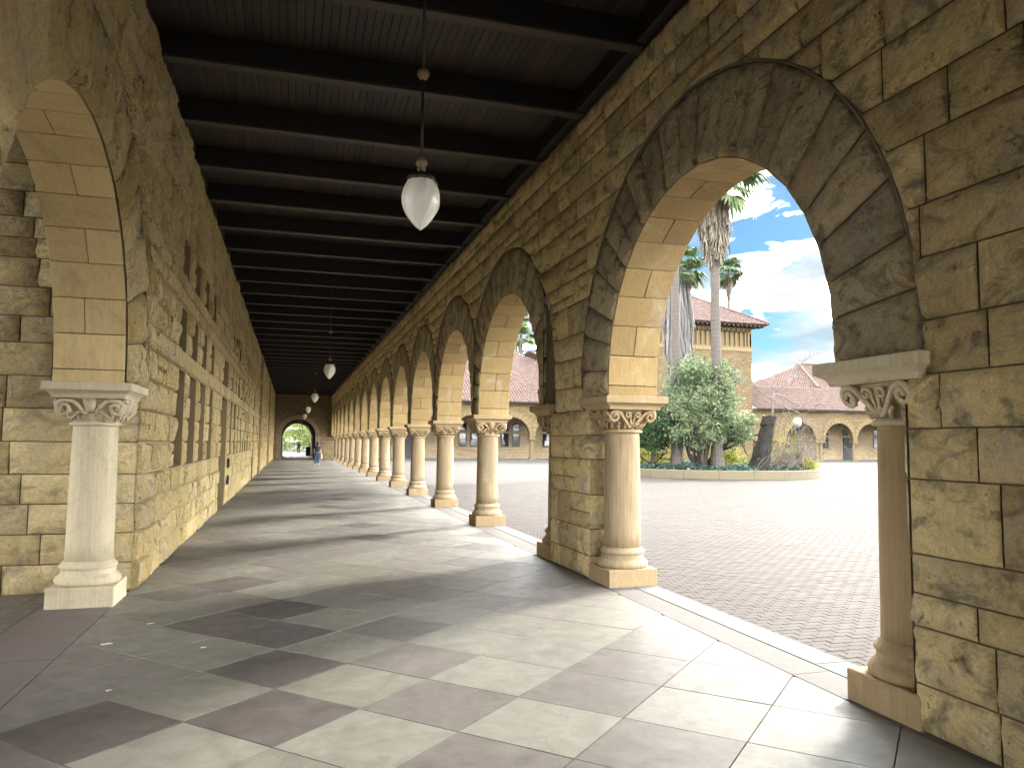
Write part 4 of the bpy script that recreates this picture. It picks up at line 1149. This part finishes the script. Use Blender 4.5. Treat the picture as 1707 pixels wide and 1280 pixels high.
def clump_cloud(cent, rad, nclump, per, cr, shell=.55, squash=1.0):
    """points gathered in clumps through an uneven ellipsoid"""
    pts = []; tn = []
    for k in range(nclump):
        d = nrg.normal(size=3); d /= np.linalg.norm(d)
        rr = shell+(1-shell)*nrg.random()**.6
        lob = 1+.16*math.sin(3*math.atan2(d[1],d[0])+cent[0])+.12*math.sin(5*d[2]+cent[1])
        c_ = np.array(cent)+d*np.array(rad)*rr*lob
        q = nrg.normal(size=(per,3))*cr*np.array([1,1,.75]); pts.append(c_+q); b = nrg.random()
        tn.append(np.clip(.65*b+.35*nrg.random(per),0,1))
    return np.concatenate(pts), np.concatenate(tn)
def branch(mb, p, d, L, r, depth, spread=.6, seg=4, upbias=.15, minr=.008, n=6):
    pts = [Vector(p)]; rad = [r]; d = Vector(d).normalized()
    for k in range(seg):
        d = (d+Vector((rng.gauss(0,.16),rng.gauss(0,.16),rng.gauss(0,.12)+upbias*.2))).normalized()
        pts.append(pts[-1]+d*L/seg); rad.append(max(minr, r*(1-.45*(k+1)/seg)))
    mb.tube(pts, rad, n if r > .03 else 4)
    if depth > 0:
        for k in range(rng.randint(2,4)):
            q = rng.randint(max(1,seg//2), seg); nd = (d+Vector((rng.gauss(0,spread),rng.gauss(0,spread),rng.gauss(0,spread)))).normalized()
            branch(mb, pts[q], nd, L*rng.uniform(.5,.8), rad[q]*.7, depth-1, spread, seg, upbias, minr, n)
# broad evergreen
tr = thing('evergreen_tree', 'broad dense evergreen tree with several leaning stems in the planted bed', 'tree', (20.9,35.5,.3))
mb = MB()
for (bx, by, dx_, dy_, L) in ((20.75,35.4,-.75,.1,2.6),(20.9,35.5,-.2,.3,2.8),(21.0,35.4,.15,-.1,2.9),(20.85,35.3,-.35,-.4,2.4),(21.1,35.6,.5,.2,2.6)):
    branch(mb, (bx,by,.25), (dx_,dy_,1), L, .17, 2, .6, 5)
mb.build('trunk', M_bark, tr, smooth=True)
p1, t1 = clump_cloud((20.75,35.6,3.55),(2.3,2.3,2.2),200,85,.25,.35)
p2, t2 = clump_cloud((21.9,35.2,4.5),(1.0,1.0,1.6),40,90,.22,.3)
p3, t3 = clump_cloud((20.6,35.4,5.0),(1.1,1.1,1.25),45,90,.22,.3)
p4, t4 = clump_cloud((22.6,34.6,2.6),(.9,.9,1.0),26,90,.22,.3)
P = np.concatenate([p1,p2,p3,p4]); T = np.concatenate([t1,t2,t3,t4]); k_ = P[:,2] > .95+.25*np.sin(P[:,0]*5)
quads('crown', leaves(P[k_], .17, .42, .2), M_leaf, tr, T[k_])
# smaller dark tree beside the pier column
tr = thing('small_tree', 'small dark evergreen tree peeping out beside the pier column', 'tree', (18.65,36.6,.3))
mb = MB(); branch(mb, (18.65,36.6,.25),(.05,0,1),1.4,.14,2,.7,4); branch(mb,(18.65,36.6,.6),(.8,.1,.6),1.1,.07,1,.6,4); branch(mb,(18.65,36.6,.5),(-.8,.1,.6),1.1,.07,1,.6,4); mb.build('trunk', M_bark, tr, smooth=True)
p1, t1 = clump_cloud((18.55,36.7,2.6),(1.45,1.3,1.25),95,85,.22,.3); k_ = P[:,2] > 0
quads('crown', leaves(p1, .16, .42, .2), M_leafdark, tr, t1)
# yellow shrubs
def shrub(cent, rad, nc, label, mat=M_yel, sz=.10):
    o = thing('shrub', label, 'shrub', (cent[0],cent[1],.3)); p_, t_ = clump_cloud(cent, rad, nc, 70, .13, .2); p_[:,2] = np.maximum(p_[:,2], .32)
    quads('foliage', leaves(p_, sz, .4), mat, o, t_)
    mb = MB()
    for k in range(9): branch(mb, (cent[0]+rng.gauss(0,.1),cent[1]+rng.gauss(0,.1),.28),(rng.gauss(0,.5),rng.gauss(0,.5),1),rad[2]*1.4,.015,1,.4,3)
    mb.build('stems', M_twig, o); return o
shrub((23.1,36.6,.85),(1.5,.9,.75),70,'yellow-green shrub between the big evergreen and the stump')
shrub((19.6,38.2,.85),(1.7,.9,.65),60,'yellow-green shrub behind the small dark tree')
shrub((26.6,34.6,.62),(1.1,.8,.45),50,'low yellow-green shrub at the end of the planted bed')
# stump with a dead branch
st = thing('tree_stump', 'tall dark leaning dead stump with one thin bare branch', 'tree', (23.3,33.75,.3))
mb = MB(); nseg, nn = 22, 18; V = []; Fc = []
for i in range(nseg+1):
    f_ = i/nseg; cz = .22+2.95*f_; cxs = 23.22+.25*f_+.42*f_**1.5; cys = 33.75-.2*f_; rr = .50-.20*f_+.25*max(0,.22-f_)*2+(.07 if f_ > .86 else 0)
    for k in range(nn):
        a = 2*math.pi*k/nn; q = rr*(1+.30*mnoise.noise(Vector((math.cos(a)*1.8,math.sin(a)*1.8,cz*1.9)))+.14*mnoise.noise(Vector((math.cos(a)*5,math.sin(a)*5,cz*5))))
        V.append((cxs+q*math.cos(a), cys+q*math.sin(a), cz+(.16*mnoise.noise(Vector((math.cos(a)*2,math.sin(a)*2,9))) if i == nseg else 0)))
for i in range(nseg):
    for k in range(nn): a=i*nn+k; b=i*nn+(k+1)%nn; Fc.append((a,b,b+nn,a+nn))
Fc.append(tuple(range(nseg*nn,(nseg+1)*nn))); mb.add(V,Fc); mb.build('trunk', M_stump, st, smooth=False)
mb = MB(); pts = [(23.85,33.5,3.0),(23.95,33.45,3.5),(23.92,33.45,4.0),(24.05,33.4,4.4)]; mb.tube(pts,[.085,.07,.06,.045],8)
branch(mb,(24.05,33.4,4.4),(.7,0,.5),1.6,.04,3,.6,4,.1,.012); branch(mb,(23.92,33.45,4.1),(-.7,0,.25),1.7,.035,3,.6,4,.1,.012); branch(mb,(24.0,33.4,4.3),(.9,.1,.05),2.1,.035,3,.6,4,-.2,.012); branch(mb,(24.0,33.45,3.9),(.9,.1,-.2),2.0,.035,3,.7,4,-.3,.012)
mb.build('branch', M_twig, st, smooth=True)
bs = thing('bare_shrub', 'tangle of leafless twigs spreading beside the dead stump', 'shrub', (25.6,34.2,.3))
mb = MB()
for k in range(15): branch(mb,(25.4+rng.gauss(0,.6),34.2+rng.gauss(0,.4),.25),(rng.gauss(.1,.7),rng.gauss(0,.4),1),rng.uniform(1.0,2.6),.022,2,.8,5,-.5,.009)
for k in range(26):
    a0 = rng.uniform(-.5,1.0); L = rng.uniform(1.3,2.4); bx0 = 24.3+rng.uniform(0,1.9); pts = []
    for q in range(8):
        f_ = q/7; pts.append((bx0+a0*L*f_+rng.gauss(0,.02), 34.1+rng.gauss(0,.25)*(q==0)+.15*math.sin(k)+.1*f_, .3+L*(1.15*f_-.75*f_*f_*(.4+abs(a0)))+rng.gauss(0,.02)))
    mb.tube(pts, [.020,.018,.016,.015,.013,.012,.010,.009], 4)
    for q in (3,4,5,6): branch(mb, pts[q], (rng.gauss(0,.8),rng.gauss(0,.4),rng.gauss(.1,.6)), rng.uniform(.3,.8), .012, 1, .8, 3, -.2, .008)
for k in range(7): branch(mb,(24.6+rng.gauss(0,.3),34.0,.25),(rng.uniform(.5,1.0),0,rng.uniform(.15,.5)),rng.uniform(.9,1.7),.05,1,.5,5,.0,.008)
mb.build('twigs', M_twig, bs)
p1, t1 = clump_cloud((25.2,34.3,1.5),(1.3,.7,1.3),50,26,.2,.2); quads('foliage', leaves(p1,.07,.4), M_yel, bs, t1)

# lamp post with white globe
lpst = thing('lamp_post', 'white globe lamp on a slim post behind the bare twigs', 'street lamp', (28.6,37.6,0))
mb = MB(); mb.lathe([(.11,-.05),(.11,.15),(.06,.25),(.045,.6),(.04,2.6),(.07,2.66),(.09,2.74)],28.6,37.6,12); mb.build('post', M_black, lpst, smooth=True)
mb = MB(); mb.lathe([(.06,2.74),(.16,2.80),(.225,2.92),(.245,3.05),(.215,3.19),(.14,3.28),(.03,3.31)],28.6,37.6,20); mb.build('globe', M_opalfar, lpst, smooth=True)

# palms
def palm(loc, h, r0, r1, sk0, sk1, skw, crown_r, label, dead=M_dead, nf=34, nsk=900, group='fan palms of the court', trunkvis=True, seed=1):
    x, y, z = loc; o = thing('palm_tree', label, 'palm tree', loc, group)
    mb = MB(); prof = []; n_ = int(h/.12)
    for k in range(n_+1):
        f_ = k/n_; r = r0+(r1-r0)*f_**.6+(.25*r0*max(0,.08-f_)/.08); r *= 1+.035*(k % 2)+rng.uniform(-.015,.015); prof.append((r, z+h*f_))
    mb.lathe(prof, x, y, 14); mb.build('trunk', M_ptrunk, o, smooth=False)
    # skirt of dead fronds
    if nsk:
        Q = []; T = []
        for k in range(nsk):
            f_ = nrg.random(); zt = z+sk0+(sk1-sk0)*f_; a = nrg.random()*2*math.pi
            w = skw*(.35+.65*math.sin(min(1,.15+f_*1.0)*math.pi*.55))*(.72+.35*nrg.random())
            L = (.9+1.0*nrg.random())*(sk1-sk0)*.33
            c_, s_ = math.cos(a), math.sin(a); top = np.array([x+c_*w*.78,y+s_*w*.78,zt]); bot = np.array([x+c_*w*(.85+.2*nrg.random()),y+s_*w*(.85+.2*nrg.random()),zt-L])
            tv = np.array([-s_,c_,0])*(.035+.04*nrg.random()); sw = np.array([-s_,c_,0])*nrg.normal()*.12
            Q.append([top-tv*.5,top+tv*.5,bot+tv+sw,bot-tv*.2+sw]); T.append(nrg.random())
        quads('dead_skirt', np.array(Q), dead, o, np.array(T))
    # fan leaves
    Q = []; T = []; top = np.array([x,y,z+h])
    for k in range(nf):
        a = 2*math.pi*(k*.618); el = R(rng.uniform(-38,72)); d = np.array([math.cos(a)*math.cos(el),math.sin(a)*math.cos(el),math.sin(el)])
        pl = crown_r*rng.uniform(.40,.56); hub = top+d*pl+np.array([0,0,-.1*pl]); tv = np.cross(d,[0,0,1]); tv /= np.linalg.norm(tv)+1e-6; upv = np.cross(tv,d)
        Q.append([top-tv*.03,top+tv*.03,hub+tv*.02,hub-tv*.02]); T.append(.3); b0 = rng.random()
        for j in range(17):
            b = R(-80+160*j/16); L = crown_r*.55*(1-.30*abs(b)/1.4)*rng.uniform(.85,1.1)
            dd = d*math.cos(b)+tv*math.sin(b); mid = hub+dd*L*.6+upv*.05*L; tip = hub+dd*L+np.array([0,0,-.42*L*rng.uniform(.5,1.2)])
            sv = np.cross(dd,upv); w_ = .075*crown_r*.55
            Q.append([hub,mid-sv*w_,tip,mid+sv*w_]); T.append(min(1,max(0,.75*b0+.25*rng.random())))
    quads('crown', np.array(Q), M_palm, o, np.array(T)); return o
palm((21.6,35.0,.3), 15.6, .33, .21, 12.4, 15.2, 1.0, 3.0, 'tall palm with a thick brown skirt of dead fronds rising behind the evergreen')
palm((19.72,35.95,.3), 17.5, .27, .20, 14.5, 17.0, 1.0, 2.4, 'tall palm with a bare slender trunk, its crown hidden above the arch')
palm((21.2,38.3,.3), 11.6, .26, .2, 6.6, 11.2, .95, 1.9, 'palm with long grey skirt and low green crown behind the bare slender trunk', M_deadgrey, 40, 1100)
palm((59.3,92.6,0), 26.4, .30, .22, 23.5, 26.2, .75, 2.9, 'far small palm rising beyond the tower roof', M_dead, 40, 200)
palm((32.2,105.2,0), 17.2, .26, .2, 15.4, 17.0, .7, 2.6, 'far palm above the red roof, seen through the second arch', M_dead, 40, 200)
palm((33.5,112.0,0), 21.5, .26, .2, 19.6, 21.2, .7, 2.8, 'taller far palm above the red roof, seen through the second arch', M_dead, 40, 200)

# trees beyond the end archway
for k, (x, y, h, rr) in enumerate(((-5.0,128,7.5,4.2),(3.0,136,9.0,5.0),(9.0,126,7.0,4.0),(-1.0,150,11,6.0))):
    o = thing('garden_tree', ['sunlit green tree on the near side of the far archway view','light green tree behind the silhouetted figure','bright tree at the far side of the archway view','tall tree rising behind the others beyond the archway'][k], 'tree', (x,y,0), 'trees seen through the end archway')
    mb = MB(); branch(mb,(x,y,-.05),(0,0,1),h*.55,.3,2,.6,5); mb.build('trunk', M_bark, o, smooth=True)
    p_, t_ = clump_cloud((x,y,h*.55),(rr,rr,h*.50),190,40,.45,.3); p_ = p_[p_[:,2] > .1]
    quads('crown', leaves(p_, .34, .5), M_far, o)
g = thing('garden_hedge', 'light green hedge across the garden path beyond the archway', 'hedge', (.5,140,0))
p_ = np.stack([nrg.uniform(-14,16,7000),140+nrg.normal(size=7000)*.7,2.6*nrg.random(7000)**.8],axis=1); quads('foliage', leaves(p_, .34, .5), M_far, g)

# ------------------------------------------------------------------ people
def skin_body(name, verts, edges, radii, mat, parent, lvl=2, root=0):
    me = bpy.data.meshes.new(name); me.from_pydata(verts, edges, []); ob = bpy.data.objects.new(name, me); COL.objects.link(ob); ob.parent = parent
    md = ob.modifiers.new('skin','SKIN'); md.use_smooth_shade = True; ob.modifiers.new('sub','SUBSURF').levels = lvl; ob.modifiers['sub'].render_levels = lvl
    sv = me.skin_vertices[0].data
    for i, r in enumerate(radii): sv[i].radius = r if isinstance(r, tuple) else (r, r)
    sv[root].use_root = True; me.materials.append(mat); return ob
def person(loc, rot, sc, label, mats, dress):
    o = thing('person', label, 'person', loc); o.rotation_euler = (0,0,rot); o.scale = (sc,)*3
    v = [(0,0,.95),(0,.005,1.10),(0,.0,1.28),(0,-.005,1.42),(0,.0,1.50),(0,.015,1.58),(0,.02,1.66),(0,.015,1.73),
         (-.17,0,1.40),(-.22,.0,1.14),(-.22,.06,.90),(-.215,.09,.82),(.17,0,1.40),(.23,-.01,1.14),(.24,.05,.90),(.235,.08,.82),
         (-.09,.0,.90),(-.10,.06,.50),(-.10,.0,.09),(-.10,.12,.03),(.09,.0,.90),(.10,-.02,.50),(.10,-.14,.10),(.10,-.03,.03)]
    e = [(0,1),(1,2),(2,3),(3,4),(4,5),(5,6),(6,7),(3,8),(8,9),(9,10),(10,11),(3,12),(12,13),(13,14),(14,15),(0,16),(16,17),(17,18),(18,19),(0,20),(20,21),(21,22),(22,23)]
    r = [(.15,.11),(.13,.10),(.15,.11),(.13,.09),.05,.075,.095,.075,.055,.043,.033,.028,.055,.043,.033,.028,.09,.06,.045,.035,.09,.06,.045,.035]
    skin_body('body', v, e, r, mats['body'], o)
    # clothing shells
    skin_body('top', [(0,0,.90),(0,.005,1.12),(0,0,1.28),(0,-.005,1.42),(-.17,0,1.40),(-.22,0,1.16),(.17,0,1.40),(.23,-.01,1.16)],
              [(0,1),(1,2),(2,3),(3,4),(4,5),(3,6),(6,7)], [(.175,.135),(.165,.13),(.165,.127),(.14,.10),.068,.058,.068,.058], mats['top'], o)
    w = 1.55 if dress else 1.12
    skin_body('trousers', [(0,0,1.06),(-.09,.0,.88),(-.105,.05,.50),(-.11,.0,.10),(.09,.0,.88),(.105,-.01,.50),(.11,-.12,.12)],
              [(0,1),(1,2),(2,3),(0,4),(4,5),(5,6)], [(.165,.125),.105,.068*w,.07*w,.105,.068*w,.07*w], mats['legs'], o)
    for s_ in (-1, 1):
        mb = MB(); mb.lathe([(.02,.0),(.045,.01),(.05,.04),(.03,.075)],0,0,10); ob = mb_local(mb,'shoe',mats['shoe'],o,True); ob.location = (s_*.10,(.07 if s_ < 0 else -.09),0); ob.scale = (1,2.2,1)
    if dress:
        skin_body('hair', [(0,.0,1.76),(0,-.04,1.68),(0,-.075,1.52),(0,-.095,1.34),(0,-.10,1.20)], [(0,1),(1,2),(2,3),(3,4)], [.075,.112,(.10,.06),(.095,.05),(.06,.03)], mats['hair'], o, 2)
    else:
        skin_body('hair', [(0,.0,1.77),(0,-.03,1.70),(0,-.05,1.62)], [(0,1),(1,2)], [.07,.108,.07], mats['hair'], o, 2)
    return o
wm = person((1.76,54.3,0), R(4), .94, 'woman with long dark hair and wide blue jeans walking away down the walk', dict(body=M_skin,top=M_shirt,legs=M_denim,shoe=M_shoe,hair=M_hair), True)
bgt = thing('tote_bag', 'white cloth tote bag hanging at the side of the walking woman', 'bag', (2.03,54.32,.45))
mb = MB(); V = []
for (z_, hx, hy) in ((.42,.035,.13),(.46,.075,.17),(.62,.07,.17),(.80,.03,.15)): V += [(2.03+hx*math.cos(a)*1.0, 54.32+hy*math.sin(a), z_) for a in [2*math.pi*k/12 for k in range(12)]]
Fc = [tuple(range(11,-1,-1)), tuple(range(36,48))]
for i in range(3):
    for k in range(12): a=i*12+k; b=i*12+(k+1)%12; Fc.append((a,b,b+12,a+12))
mb.add(V,Fc); mb.build('pouch', M_bag, bgt, smooth=True)
mb = MB(); mb.tube([(2.03,54.22,.79),(2.02,54.25,1.05),(1.97,54.30,1.32),(2.02,54.36,1.05),(2.03,54.42,.79)],.012,6); mb.build('strap', M_bag, bgt, smooth=True)
person((1.0,108,-.02), R(190), .98, 'dark silhouetted figure standing in the bright far archway', dict(body=M_silhouette,top=M_silhouette,legs=M_silhouette,shoe=M_silhouette,hair=M_hair), False)

# bin in the archway
bn = thing('litter_bin', 'dark litter bin standing inside the far archway', 'bin', (1.9,91,0))
mb = MB(); mb.lathe([(.25,-.02),(.27,.05),(.29,.85),(.30,.90)],1.9,91,20); mb.build('body', M_black, bn, smooth=True)
mb = MB(); mb.lathe([(.31,.90),(.31,.97),(.25,1.05),(.10,1.09)],1.9,91,20); mb.build('lid', M_black, bn, smooth=True)

# fallen petals on the paving
for k, (x, y, s_, l_) in enumerate(((-1.38,6.85,.032,'pale dry petal lying on the paving near the pale column'),(-1.16,7.5,.02,'smaller pale scrap on the paving beyond the first petal'),(-.62,6.55,.016,'tiny pale scrap on the paving towards the middle of the walk'),(-1.1,5.6,.014,'tiny pale scrap on the dark slab close to the viewer'))):
    mb = MB(); V = [(x+s_*1.5*math.cos(a),y+s_*math.sin(a),.004+.006*abs(math.sin(a*1.5))) for a in [2*math.pi*q/9 for q in range(9)]]+[(x,y,.012)]
    mb.add(V, [(q,(q+1)%9,9) for q in range(9)]); tag(mb.build('fallen_petal', M_petal, smooth=True), l_, 'petal', 'pale scraps on the paving')
